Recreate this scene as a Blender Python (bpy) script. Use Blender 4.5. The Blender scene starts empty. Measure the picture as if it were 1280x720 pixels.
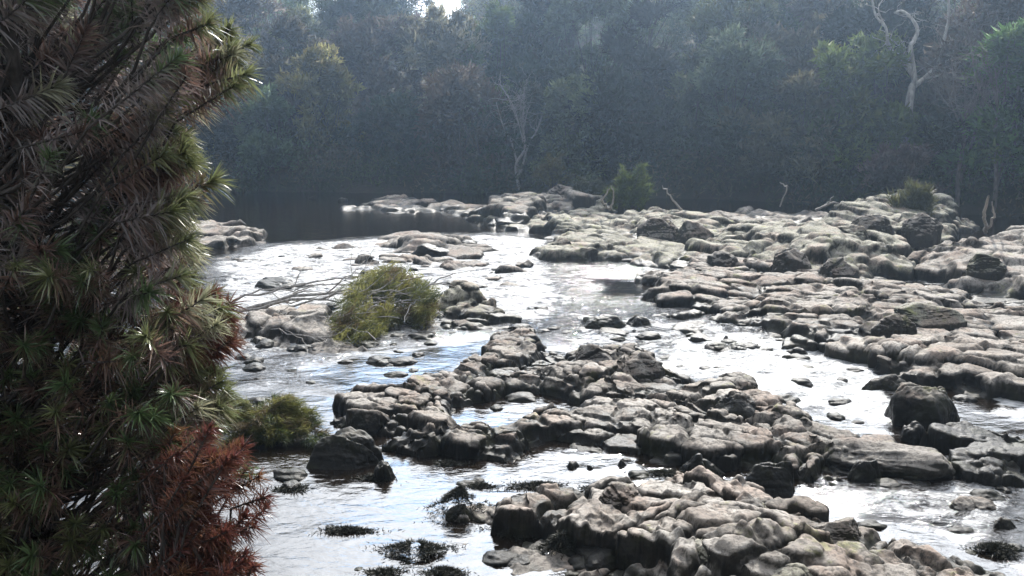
import bpy, math, random
import numpy as np
from math import radians as R
from mathutils import Vector

# ------------------------------------------------------------------ camera, world, sun
C = bpy.context.scene.collection
SC = bpy.context.scene
CAMH = 2.8
PITCH = R(10.7)
FPX = 1108.0                                    # focal length in photograph pixels (1280 wide)
cam = bpy.data.cameras.new('camera'); camo = bpy.data.objects.new('camera', cam); C.objects.link(camo)
camo.location = (0, 0, CAMH); camo.rotation_euler = (R(90) - PITCH, 0, R(0))
cam.sensor_width = 36; cam.lens = 36 * FPX / 1280; cam.clip_end = 2000; cam.clip_start = 0.05
SC.camera = camo
SUN_EL, SUN_AZ = R(38), R(12)
CLOUD_GLARE, CLOUD_BASE = 74.0, 4.5
w = bpy.data.worlds.new('World'); SC.world = w; w.use_nodes = True
nt = w.node_tree; nt.nodes.clear()
out = nt.nodes.new('ShaderNodeOutputWorld'); bg = nt.nodes.new('ShaderNodeBackground')
sky = nt.nodes.new('ShaderNodeTexSky'); sky.sky_type = 'NISHITA'; sky.sun_disc = False
sky.sun_elevation = SUN_EL; sky.sun_rotation = SUN_AZ; sky.dust_density = 2.0; sky.air_density = 1.0
bg.inputs['Strength'].default_value = 0.10
L = nt.links.new
def wn(t, **k):
    n_ = nt.nodes.new('ShaderNode' + t)
    for a_, b_ in k.items(): setattr(n_, a_, b_)
    return n_
def wmath(op, a, b=None, clamp=False):
    n_ = wn('Math', operation=op, use_clamp=clamp)
    for q, v_ in enumerate((a, b)):
        if v_ is None: continue
        if isinstance(v_, (int, float)): n_.inputs[q].default_value = v_
        else: L(v_, n_.inputs[q])
    return n_.outputs[0]
tc = wn('TexCoord'); mp = wn('Mapping'); sx = wn('SeparateXYZ'); L(tc.outputs['Generated'], sx.inputs[0])
mp.inputs['Scale'].default_value = (1, 1, 2.2); mp.inputs['Location'].default_value = (3.1, 1.7, 0.4)
nz = wn('TexNoise'); nz.inputs['Scale'].default_value = 2.8; nz.inputs['Detail'].default_value = 6
L(tc.outputs['Generated'], mp.inputs[0]); L(mp.outputs[0], nz.inputs['Vector'])
# thin bright cloud, thickest between 18 and 50 degrees up, glaring round the sun
el = wn('MapRange', interpolation_type='SMOOTHSTEP'); L(sx.outputs[2], el.inputs[0]); el.inputs[1].default_value = 0.27; el.inputs[2].default_value = 0.36
cov = wmath('ADD', nz.outputs[0], wmath('MULTIPLY', el.outputs[0], 0.16))
lowh = wn('MapRange', interpolation_type='SMOOTHSTEP'); L(sx.outputs[2], lowh.inputs[0]); lowh.inputs[1].default_value = 0.22; lowh.inputs[2].default_value = 0.16; lowh.inputs[3].default_value = 0; lowh.inputs[4].default_value = 0.12
cov = wmath('ADD', cov, lowh.outputs[0])
gd = wn('VectorMath', operation='DOT_PRODUCT'); L(tc.outputs['Generated'], gd.inputs[0])
gd.inputs[1].default_value = (math.sin(R(-6)) * math.cos(R(15.5)), math.cos(R(-6)) * math.cos(R(15.5)), math.sin(R(15.5)))
gap = wn('MapRange', interpolation_type='SMOOTHSTEP'); L(gd.outputs['Value'], gap.inputs[0]); gap.inputs[1].default_value = math.cos(R(7.5)); gap.inputs[2].default_value = math.cos(R(4.5))
cov = wmath('SUBTRACT', cov, wmath('MULTIPLY', gap.outputs[0], 0.35))
blue = wn('Mix', data_type='RGBA'); L(gap.outputs[0], blue.inputs[0]); L(sky.outputs[0], blue.inputs[6]); blue.inputs[7].default_value = (24.0, 36.0, 54.0, 1)
cr = wn('MapRange', interpolation_type='SMOOTHSTEP'); L(cov, cr.inputs[0]); cr.inputs[1].default_value = 0.50; cr.inputs[2].default_value = 0.66
dp = wn('VectorMath', operation='DOT_PRODUCT'); L(tc.outputs['Generated'], dp.inputs[0])
dp.inputs[1].default_value = (math.sin(SUN_AZ) * math.cos(SUN_EL), math.cos(SUN_AZ) * math.cos(SUN_EL), math.sin(SUN_EL))
ph = wmath('POWER', wmath('MAXIMUM', dp.outputs['Value'], 0.0), 7.5)
br_ = wmath('ADD', wmath('MULTIPLY', ph, CLOUD_GLARE), CLOUD_BASE)
cc = wn('Mix', data_type='RGBA', blend_type='MULTIPLY'); cc.inputs[0].default_value = 1; cc.inputs[6].default_value = (0.97, 0.99, 1.03, 1); L(br_, cc.inputs[7])
mx = wn('Mix', data_type='RGBA'); L(cr.outputs[0], mx.inputs[0]); L(blue.outputs[2], mx.inputs[6]); L(cc.outputs[2], mx.inputs[7])
L(mx.outputs[2], bg.inputs[0]); L(bg.outputs[0], out.inputs[0])
sl = bpy.data.lights.new('sun', 'SUN'); sl.energy = 4.8; sl.angle = R(0.5); sl.color = (1, 0.95, 0.87)
so = bpy.data.objects.new('sun', sl); C.objects.link(so)
sd_ = Vector((math.sin(SUN_AZ) * math.cos(SUN_EL), math.cos(SUN_AZ) * math.cos(SUN_EL), math.sin(SUN_EL)))
so.rotation_euler = sd_.to_track_quat('Z', 'Y').to_euler(); so.location = (0, 0, 60)
SC.view_settings.view_transform = 'Standard'; SC.view_settings.look = 'None'
SC.view_settings.exposure = 0.52; SC.view_settings.gamma = 1.0
SC.render.engine = 'CYCLES'
cy = SC.cycles
cy.max_bounces = 6; cy.diffuse_bounces = 3; cy.glossy_bounces = 3; cy.transmission_bounces = 3
cy.transparent_max_bounces = 6; cy.volume_bounces = 0; cy.sample_clamp_indirect = 6
cy.caustics_reflective = False; cy.caustics_refractive = False
cy.use_denoising = True

def unproj(px, py, z=0.0):
    a = (px - 640) / FPX; b = (360 - py) / FPX
    dx, dy, dz = a, math.cos(PITCH) + b * math.sin(PITCH), -math.sin(PITCH) + b * math.cos(PITCH)
    t = (z - CAMH) / dz
    return (dx * t, dy * t)
def at_depth(px, py, D):
    a = (px - 640) / FPX; b = (360 - py) / FPX
    return np.array((a * D, (math.cos(PITCH) + b * math.sin(PITCH)) * D, CAMH + (-math.sin(PITCH) + b * math.cos(PITCH)) * D))

# ------------------------------------------------------------------ numeric helpers
def hash2(i, j, s):
    h = (i.astype(np.int64) * 374761393 + j.astype(np.int64) * 668265263 + s * 1274126177) & 0xFFFFFFFF
    h = ((h ^ (h >> 13)) * 1274126177) & 0xFFFFFFFF
    h = ((h ^ (h >> 16)) * 2246822519) & 0xFFFFFFFF
    return ((h ^ (h >> 15)) & 0xFFFFFF) / float(0x1000000)
def vnoise(x, y, s=0):
    xi = np.floor(x); yi = np.floor(y); fx = x - xi; fy = y - yi
    fx = fx * fx * fx * (fx * (fx * 6 - 15) + 10); fy = fy * fy * fy * (fy * (fy * 6 - 15) + 10)
    a = hash2(xi, yi, s); b = hash2(xi + 1, yi, s); c = hash2(xi, yi + 1, s); d = hash2(xi + 1, yi + 1, s)
    return (a + (b - a) * fx) * (1 - fy) + (c + (d - c) * fx) * fy
def fbm(x, y, s=0, o=4, g=0.5):
    t = 0; a = 1; n = 0
    for k in range(o):
        t = t + a * vnoise(x + 17.3 * k, y - 9.1 * k, s + k); n += a; a *= g; x = x * 2.03; y = y * 2.03
    return t / n * 2 - 1
def voro(x, y, s=0):
    xi = np.floor(x); yi = np.floor(y)
    f1 = np.full(x.shape, 9.0); f2 = np.full(x.shape, 9.0)
    c1 = np.zeros(x.shape); c2 = c1.copy(); c3 = c1.copy(); ox = c1.copy(); oy = c1.copy()
    for di in (-1, 0, 1):
        for dj in (-1, 0, 1):
            gi = xi + di; gj = yi + dj
            px = gi + 0.1 + 0.8 * hash2(gi, gj, s); py = gj + 0.1 + 0.8 * hash2(gi, gj, s + 1)
            dx = x - px; dy = y - py; d = np.sqrt(dx * dx + dy * dy)
            m = d < f1
            f2 = np.where(m, f1, np.minimum(f2, d))
            c1 = np.where(m, hash2(gi, gj, s + 2), c1); c2 = np.where(m, hash2(gi, gj, s + 3), c2)
            c3 = np.where(m, hash2(gi, gj, s + 4), c3)
            ox = np.where(m, dx, ox); oy = np.where(m, dy, oy); f1 = np.where(m, d, f1)
    return f1, f2 - f1, c1, c2, c3, ox, oy
def sstep(a, b, x):
    t = np.clip((x - a) / (b - a), 0, 1); return t * t * (3 - 2 * t)
def sdist(x, y, poly):
    n = len(poly); d = np.full(x.shape, 1e9); ins = np.zeros(x.shape, bool)
    for k in range(n):
        ax, ay = poly[k]; bx, by = poly[(k + 1) % n]
        ex, ey = bx - ax, by - ay; wx = x - ax; wy = y - ay
        t = np.clip((wx * ex + wy * ey) / (ex * ex + ey * ey + 1e-12), 0, 1)
        d = np.minimum(d, np.hypot(wx - ex * t, wy - ey * t))
        c = (ay > y) != (by > y)
        xx = ax + (y - ay) * (ex) / (ey if abs(ey) > 1e-9 else 1e-9)
        ins ^= c & (x < xx)
    return np.where(ins, d, -d)

def mesh_np(name, V, F, mat, parent=None, attrs=None, smooth=True, loc=None, normals=None):
    V = np.asarray(V, float); F = np.asarray(F, np.int32)
    me = bpy.data.meshes.new(name); k = F.shape[1]
    me.vertices.add(len(V)); me.vertices.foreach_set('co', V.astype(np.float32).ravel())
    me.loops.add(F.size); me.loops.foreach_set('vertex_index', F.ravel())
    me.polygons.add(len(F)); me.polygons.foreach_set('loop_start', np.arange(0, F.size, k, dtype=np.int32))
    me.polygons.foreach_set('loop_total', np.full(len(F), k, np.int32))
    me.polygons.foreach_set('use_smooth', np.full(len(F), smooth, bool))
    me.update(calc_edges=True)
    for nm, arr in (attrs or {}).items():
        arr = np.asarray(arr, np.float32)
        if arr.ndim == 1:
            a = me.attributes.new(nm, 'FLOAT', 'POINT'); a.data.foreach_set('value', arr)
        else:
            a = me.attributes.new(nm, 'FLOAT_COLOR', 'POINT')
            a.data.foreach_set('color', np.concatenate([arr, np.ones((len(arr), 1), np.float32)], 1).ravel())
    if normals is not None: me.normals_split_custom_set_from_vertices(normals.astype(np.float32))
    me.materials.append(mat)
    o = bpy.data.objects.new(name, me); C.objects.link(o)
    if parent is not None: o.parent = parent
    if loc is not None: o.location = loc
    return o
def tag(o, label=None, cat=None, group=None, kind=None):
    if label: o['label'] = label
    if cat: o['category'] = cat
    if group: o['group'] = group
    if kind: o['kind'] = kind
    return o
def empty(name, loc, label, cat, group=None):
    o = bpy.data.objects.new(name, None); C.objects.link(o); o.location = loc
    o.empty_display_size = 0.2
    return tag(o, label, cat, group)
def gridmesh(name, X, Y, Z, mat, keep=None, attrs=None, parent=None):
    ny, nx = X.shape
    idx = np.arange(nx * ny).reshape(ny, nx)
    F = np.stack([idx[:-1, :-1], idx[:-1, 1:], idx[1:, 1:], idx[1:, :-1]], -1).reshape(-1, 4)
    V = np.stack([X, Y, Z], -1).reshape(-1, 3)
    at = {k: v.reshape((-1,) + v.shape[2:]) for k, v in (attrs or {}).items()}
    if keep is not None:
        kv = keep.ravel(); F = F[kv[F].any(1)]
        u, inv = np.unique(F, return_inverse=True); F = inv.reshape(F.shape); V = V[u]
        at = {k: v[u] for k, v in at.items()}
    return mesh_np(name, V, F, mat, parent, at)

# ------------------------------------------------------------------ materials
def newmat(name):
    m = bpy.data.materials.new(name); m.use_nodes = True; n = m.node_tree; n.nodes.clear()
    o = n.nodes.new('ShaderNodeOutputMaterial'); return m, n, o
class N:
    def __init__(s, nt): s.nt = nt
    def __call__(s, typ, ins=None, **kw):
        nd = s.nt.nodes.new('ShaderNode' + typ)
        for k, v in kw.items(): setattr(nd, k, v)
        for k, v in (ins or {}).items():
            if isinstance(v, bpy.types.NodeSocket): s.nt.links.new(v, nd.inputs[k])
            else: nd.inputs[k].default_value = v
        return nd
    def math(s, op, a, b=None, clamp=False):
        ins = {0: a}
        if b is not None: ins[1] = b
        return s('Math', ins, operation=op, use_clamp=clamp).outputs[0]
    def mix(s, f, a, b, blend='MIX'):
        return s('Mix', {0: f, 6: a, 7: b}, data_type='RGBA', blend_type=blend).outputs[2]
    def ramp(s, f, lo, hi):
        return s('MapRange', {0: f, 1: lo, 2: hi}, interpolation_type='SMOOTHSTEP').outputs[0]
    def noise(s, vec, sc, det=4, rough=0.55, dist=0.0):
        return s('TexNoise', {'Vector': vec, 'Scale': sc, 'Detail': det, 'Roughness': rough, 'Distortion': dist}).outputs[0]

def rock_mat(name, base, alt, wetline, lichen=0.5, dark=0.0, wet_shade_col=(0.012, 0.011, 0.009)):
    m, nt_, o = newmat(name); n = N(nt_)
    g = n('NewGeometry'); P = g.outputs['Position']
    sep = n('SeparateXYZ', {0: P}); z = sep.outputs[2]
    n1 = n.noise(P, 1.3, 5); n2 = n.noise(P, 6.0, 6, 0.65); n3 = n.noise(P, 32.0, 5, 0.7); n4 = n.noise(P, 2.2, 3)
    n5 = n.noise(P, 110.0, 3, 0.7)
    col = n.mix(n.ramp(n1, 0.38, 0.62), (*base, 1), (*alt, 1))
    col = n.mix(n.ramp(n2, 0.45, 0.75), col, (0.42, 0.395, 0.355, 1))
    col = n.mix(n.math('MULTIPLY', n.ramp(n4, 0.50, 0.62), 0.7), col, (0.32, 0.25, 0.205, 1))
    # speckle of the crystalline rock
    col = n.mix(n.math('MULTIPLY', n.ramp(n3, 0.49, 0.60), 0.72), col, (0.11, 0.10, 0.09, 1))
    col = n.mix(n.math('MULTIPLY', n.ramp(n5, 0.60, 0.76), 0.5), col, (0.05, 0.048, 0.04, 1))
    # lichen: yellow-green and black patches
    nl = n.noise(P, 3.1, 6, 0.7, 0.4); nb = n.noise(P, 4.7, 7, 0.72)
    col = n.mix(n.math('MULTIPLY', n.ramp(nl, 0.58, 0.68), lichen), col, (0.24, 0.25, 0.10, 1))
    col = n.mix(n.math('MULTIPLY', n.ramp(nb, 0.55, 0.62), 0.6), col, (0.055, 0.052, 0.046, 1))
    tn = n('Attribute', attribute_name='tint').outputs['Fac']
    col = n.mix(1.0, col, n('MapRange', {0: tn, 3: 0.74, 4: 1.22}).outputs[0], 'MULTIPLY')
    # dark cracks (attribute holds how deep in a joint the point lies)
    cr_ = n('Attribute', attribute_name='crack').outputs['Fac']
    col = n.mix(n.math('MULTIPLY', cr_, 0.93), col, (0.013, 0.012, 0.010, 1))
    # black algae band above the water line
    zz = n.math('ADD', z, n.math('MULTIPLY', n.math('SUBTRACT', n2, 0.5), -0.30))
    zz = n.math('ADD', zz, n.math('MULTIPLY', n.math('SUBTRACT', n1, 0.5), -0.35))
    wet = n.ramp(zz, wetline + 0.045, wetline - 0.05)
    wet = n.math('MAXIMUM', wet, dark)
    # shade painted into the colour of steep faces, along with black algae
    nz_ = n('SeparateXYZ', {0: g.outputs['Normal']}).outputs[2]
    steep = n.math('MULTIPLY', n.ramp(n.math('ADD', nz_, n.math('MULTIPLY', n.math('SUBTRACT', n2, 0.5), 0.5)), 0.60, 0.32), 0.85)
    wet_shade = n.math('MAXIMUM', wet, steep)
    wc = n.mix(n.ramp(nl, 0.45, 0.7), (*wet_shade_col, 1), (0.026, 0.027, 0.012, 1))
    col = n.mix(wet_shade, col, wc)
    b1 = n('Bump', {'Height': n3, 'Strength': 0.55, 'Distance': 0.018})
    b2 = n('Bump', {'Height': n2, 'Strength': 0.5, 'Distance': 0.02, 'Normal': b1.outputs[0]})
    b3 = n('Bump', {'Height': n5, 'Strength': 0.35, 'Distance': 0.005, 'Normal': b2.outputs[0]})
    rough = n('MapRange', {0: wet, 3: 0.85, 4: 0.42}).outputs[0]
    p = n('BsdfPrincipled', {'Base Color': col, 'Roughness': rough, 'Normal': b3.outputs[0]})
    p.inputs['Specular IOR Level'].default_value = 0.22
    nt_.links.new(p.outputs[0], o.inputs[0]); return m
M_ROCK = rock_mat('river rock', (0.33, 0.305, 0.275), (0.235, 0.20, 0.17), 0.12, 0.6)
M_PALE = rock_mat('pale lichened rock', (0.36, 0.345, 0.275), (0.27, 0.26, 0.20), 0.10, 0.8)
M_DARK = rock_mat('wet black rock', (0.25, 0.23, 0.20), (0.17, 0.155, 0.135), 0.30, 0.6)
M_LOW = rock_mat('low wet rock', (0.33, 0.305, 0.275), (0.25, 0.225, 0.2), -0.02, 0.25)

def leaf_mat(name, trans=0.35, rough=0.5, vary=0.0, spec=0.3):
    m, nt_, o = newmat(name); n = N(nt_)
    a = n('Attribute', attribute_name='col').outputs['Color']
    if vary:
        oi = n('ObjectInfo').outputs['Random']
        hs = n('HueSaturation', {'Hue': n('MapRange', {0: oi, 3: 0.5 - 0.045 * vary, 4: 0.5 + 0.03 * vary}).outputs[0],
                                 'Saturation': n('MapRange', {0: n.math('FRACT', n.math('MULTIPLY', oi, 7.3)), 3: 0.55, 4: 1.15}).outputs[0],
                                 'Value': n('MapRange', {0: n.math('FRACT', n.math('MULTIPLY', oi, 13.7)), 3: 0.5, 4: 1.8}).outputs[0], 'Color': a})
        a = hs.outputs[0]
    p = n('BsdfPrincipled', {'Base Color': a, 'Roughness': rough}); p.inputs['Specular IOR Level'].default_value = spec
    t = n('BsdfTranslucent', {'Color': a})
    ms = n('MixShader', {0: trans, 1: p.outputs[0], 2: t.outputs[0]})
    nt_.links.new(ms.outputs[0], o.inputs[0]); return m
M_LEAF = leaf_mat('shrub leaves', 0.30, 0.30, spec=0.8)
M_TREE = leaf_mat('forest leaves', 0.30, 0.7, 1.0, spec=.15)
M_GREEN = leaf_mat('fine green foliage', 0.45, 0.5)
M_MOSS = leaf_mat('wet moss', 0.1, 0.6)
def bark_mat(name, c1, c2, sc=14):
    m, nt_, o = newmat(name); n = N(nt_)
    P = n('NewGeometry').outputs['Position']
    v = n('Mapping', {0: P, 'Scale': (1, 1, 0.25)}).outputs[0]
    a = n.noise(v, sc, 5, 0.65)
    col = n.mix(n.ramp(a, 0.35, 0.68), (*c1, 1), (*c2, 1))
    b = n('Bump', {'Height': a, 'Strength': 0.6, 'Distance': 0.02})
    p = n('BsdfPrincipled', {'Base Color': col, 'Roughness': 0.85, 'Normal': b.outputs[0]})
    nt_.links.new(p.outputs[0], o.inputs[0]); return m
M_BARK = bark_mat('dark bark', (0.035, 0.028, 0.024), (0.10, 0.085, 0.075), 30)
M_GREYBARK = bark_mat('grey twigs', (0.10, 0.085, 0.08), (0.20, 0.17, 0.16), 20)
M_DEAD = bark_mat('bleached wood', (0.22, 0.205, 0.19), (0.52, 0.50, 0.47), 9)
M_PALEBARK = bark_mat('driftwood', (0.20, 0.185, 0.17), (0.42, 0.40, 0.38), 25)

def ground_mat():
    m, nt_, o = newmat('ground'); n = N(nt_)
    P = n('NewGeometry').outputs['Position']
    a = n.noise(P, 0.9, 6, 0.6); b_ = n.noise(P, 9, 5, 0.7)
    col = n.mix(n.ramp(a, 0.4, 0.6), (0.040, 0.034, 0.024, 1), (0.028, 0.034, 0.016, 1))
    col = n.mix(n.ramp(b_, 0.5, 0.7), col, (0.06, 0.05, 0.036, 1))
    b = n('Bump', {'Height': b_, 'Strength': 0.8, 'Distance': 0.08})
    p = n('BsdfPrincipled', {'Base Color': col, 'Roughness': 0.95, 'Normal': b.outputs[0]})
    nt_.links.new(p.outputs[0], o.inputs[0]); return m
M_GROUND = ground_mat()
def water_mat():
    m, nt_, o = newmat('river water'); n = N(nt_)
    P = n('NewGeometry').outputs['Position']
    rg = n('Attribute', attribute_name='ripple').outputs['Fac']; fo = n('Attribute', attribute_name='foam').outputs['Fac']
    st = n('Mapping', {0: P, 'Rotation': (0, 0, R(-24)), 'Scale': (0.55, 1.0, 1.0)}).outputs[0]
    a = n.noise(st, 4.2, 3, 0.55, 0.6); b_ = n.noise(st, 15.0, 4, 0.6, 0.5); c = n.noise(st, 44, 2, 0.5)
    hh = n.math('ADD', n.math('MULTIPLY', a, 1.0), n.math('ADD', n.math('MULTIPLY', b_, 0.34), n.math('MULTIPLY', c, 0.07)))
    bp = n('Bump', {'Height': n.math('MULTIPLY', hh, rg), 'Strength': 1.0, 'Distance': 0.22})
    deep = n.mix(n.noise(P, 1.1, 4), (0.005, 0.0035, 0.002, 1), (0.014, 0.010, 0.007, 1))
    p = n('BsdfPrincipled', {'Base Color': deep, 'Roughness': 0.05, 'IOR': 1.7, 'Normal': bp.outputs[0]})
    # foam: torn white streaks along the current
    f1 = n.noise(st, 5.0, 8, 0.72, 1.2); f2 = n.noise(st, 26.0, 5, 0.7, 0.8)
    ff = n.math('ADD', n.math('MULTIPLY', f1, 0.75), n.math('MULTIPLY', f2, 0.25))
    fac = n('MapRange', {0: n.math('ADD', ff, n.math('MULTIPLY', fo, 0.35)), 1: 0.68, 2: 0.84}).outputs[0]
    fb = n('Bump', {'Height': f2, 'Strength': 0.9, 'Distance': 0.06, 'Normal': bp.outputs[0]})
    fd = n('BsdfPrincipled', {'Base Color': (0.80, 0.81, 0.82, 1), 'Roughness': 0.6, 'Normal': fb.outputs[0]})
    ms = n('MixShader', {0: fac, 1: p.outputs[0], 2: fd.outputs[0]})
    nt_.links.new(ms.outputs[0], o.inputs[0]); return m
M_WATER = water_mat()

# ------------------------------------------------------------------ terrain
def bank_y(x):
    return np.interp(x, [-60, -25, -12, 0, 4, 8, 12, 16, 30, 60], [34, 35, 35.5, 34.5, 33.5, 31.5, 28.5, 25.5, 20, 10])
def terrain(x, y):
    d = y - bank_y(x) + 1.2 * fbm(x * 0.3, y * 0.3, 5, 3)
    far = np.where(d > 0, np.minimum(0.55 * d ** 0.8 + 0.12 * d, 0.2 * d + 2.3), d * 0.4)
    far = np.where(d > 48, 0.2 * 48 + 2.3 + 0.02 * (d - 48), far)
    far = far + np.where(d > 1, fbm(x * 0.06, y * 0.06, 9, 3) * np.clip(d * .04, 0, 2.2), 0)
    near = 1.25 * sstep(4.3, 2.0, y + 0.35 * fbm(x, y, 3, 3)) - 0.5 * sstep(2.6, 4.6, y)
    left = 1.0 * sstep(-3.0, -5.5, x + 0.25 * y * 0 + fbm(x * .4, y * .4, 8, 2)) * sstep(12, 5, y) - 0.5
    z = np.maximum(np.maximum(far, -0.5), np.maximum(near, left))
    return z + 0.04 * fbm(x * 2.5, y * 2.5, 6, 3)
gy = np.concatenate([np.linspace(-25, 1, 20, endpoint=False), np.linspace(1, 8, 90, endpoint=False), np.linspace(8, 110, 300, endpoint=False), np.geomspace(110, 1500, 30)])
gx = np.concatenate([-np.geomspace(1500, 45, 25), np.linspace(-44, 44, 300), np.geomspace(45, 1500, 25)])
X, Y = np.meshgrid(gx, gy); Z = terrain(X, Y)
tag(gridmesh('riverbank_ground', X, Y, Z, M_GROUND), kind='structure')

# ------------------------------------------------------------------ water
def upoly(pts, z=0.0): return [unproj(a, b, z) for a, b in pts]
FOAM = [([(262, 325), (330, 308), (430, 300), (480, 296), (600, 292), (700, 298), (690, 330), (730, 380), (700, 400), (610, 405), (430, 440), (265, 440)], 0.78, 0.25),
        ([(700, 385), (840, 400), (1000, 400), (1010, 440), (840, 465), (700, 430)], 0.65, 0.2),
        ([(835, 425), (900, 420), (1010, 432), (1130, 462), (1110, 500), (1150, 545), (1060, 525), (960, 500), (890, 470), (820, 462)], 0.95, 0.12),
        ([(985, 600), (1100, 592), (1200, 570), (1300, 545), (1300, 720), (1180, 665), (1040, 640)], 0.62, 0.15),
        ([(1195, 478), (1310, 478), (1310, 535), (1220, 520)], 0.9, 0.1),
        ([(1060, 335), (1200, 345), (1290, 375), (1290, 392), (1180, 362), (1080, 345)], 0.6, 0.2),
        ([(700, 560), (820, 575), (820, 600), (700, 600)], 0.5, 0.12),
        ([(1000, 395), (1160, 410), (1100, 425), (1000, 412)], 0.4, 0.2)]
RIPPLE = [([(262, 325), (330, 305), (480, 296), (640, 290), (720, 310), (740, 370), (1000, 390), (1140, 460), (1160, 545), (1000, 510), (840, 465), (700, 430), (590, 420), (430, 440), (265, 440)], 1.0, 0.5),
          ([(300, 440), (620, 420), (560, 470), (430, 510), (300, 490)], 0.42, 0.3),
          ([(985, 590), (1310, 540), (1310, 720), (1180, 665), (1040, 640)], 0.55, 0.2),
          ([(680, 325), (840, 325), (850, 350), (700, 350)], 0.3, 0.3)]
v = np.concatenate([np.geomspace(1.6, 40, 900), [44, 60]])
u = np.linspace(-1, 1, 560)
VV, UU = np.meshgrid(v, u, indexing='ij')
X = UU * (VV * 0.72 + 2.0) + 0.0; Y = VV
wx = X + 0.3 * fbm(X * 1.2, Y * 1.2, 77, 3); wy = Y + 0.5 * fbm(X * 0.9, Y * 0.9, 78, 3)
foam = np.zeros(X.shape); rip = np.interp(Y, [9, 17], [0.065, 0.028])
for pl, s, wd in FOAM:
    foam = np.maximum(foam, s * sstep(-wd, wd * 2.0, sdist(wx, wy, upoly(pl))))
for pl, s, wd in RIPPLE:
    rip = np.maximum(rip, s * sstep(-wd, wd * 2, sdist(wx, wy, upoly(pl))))
pm = sstep(-.1, .25, sdist(wx, wy, upoly([(345, 470), (420, 446), (560, 424), (625, 418), (590, 448), (545, 470), (480, 500), (420, 505)]))); rip = rip * (1 - pm) + .07 * pm; foam = foam * (1 - pm)
fade = np.clip(9.0 / Y, 0.3, 1.0)
ca, sa = math.cos(R(-24)), math.sin(R(-24))
rx = X * ca - Y * sa; ry = X * sa + Y * ca
Z = rip * fade * (0.075 * fbm(rx * 1.1, ry * 2.3, 40, 3) + 0.035 * fbm(rx * 4.0, ry * 7.0, 41, 3)) + foam * 0.03 * fbm(rx * 3, ry * 5, 43, 3) * fade
Z = Z - 0.0
tag(gridmesh('river_water', X, Y, Z, M_WATER, attrs={'foam': foam, 'ripple': rip}), kind='structure')

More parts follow.
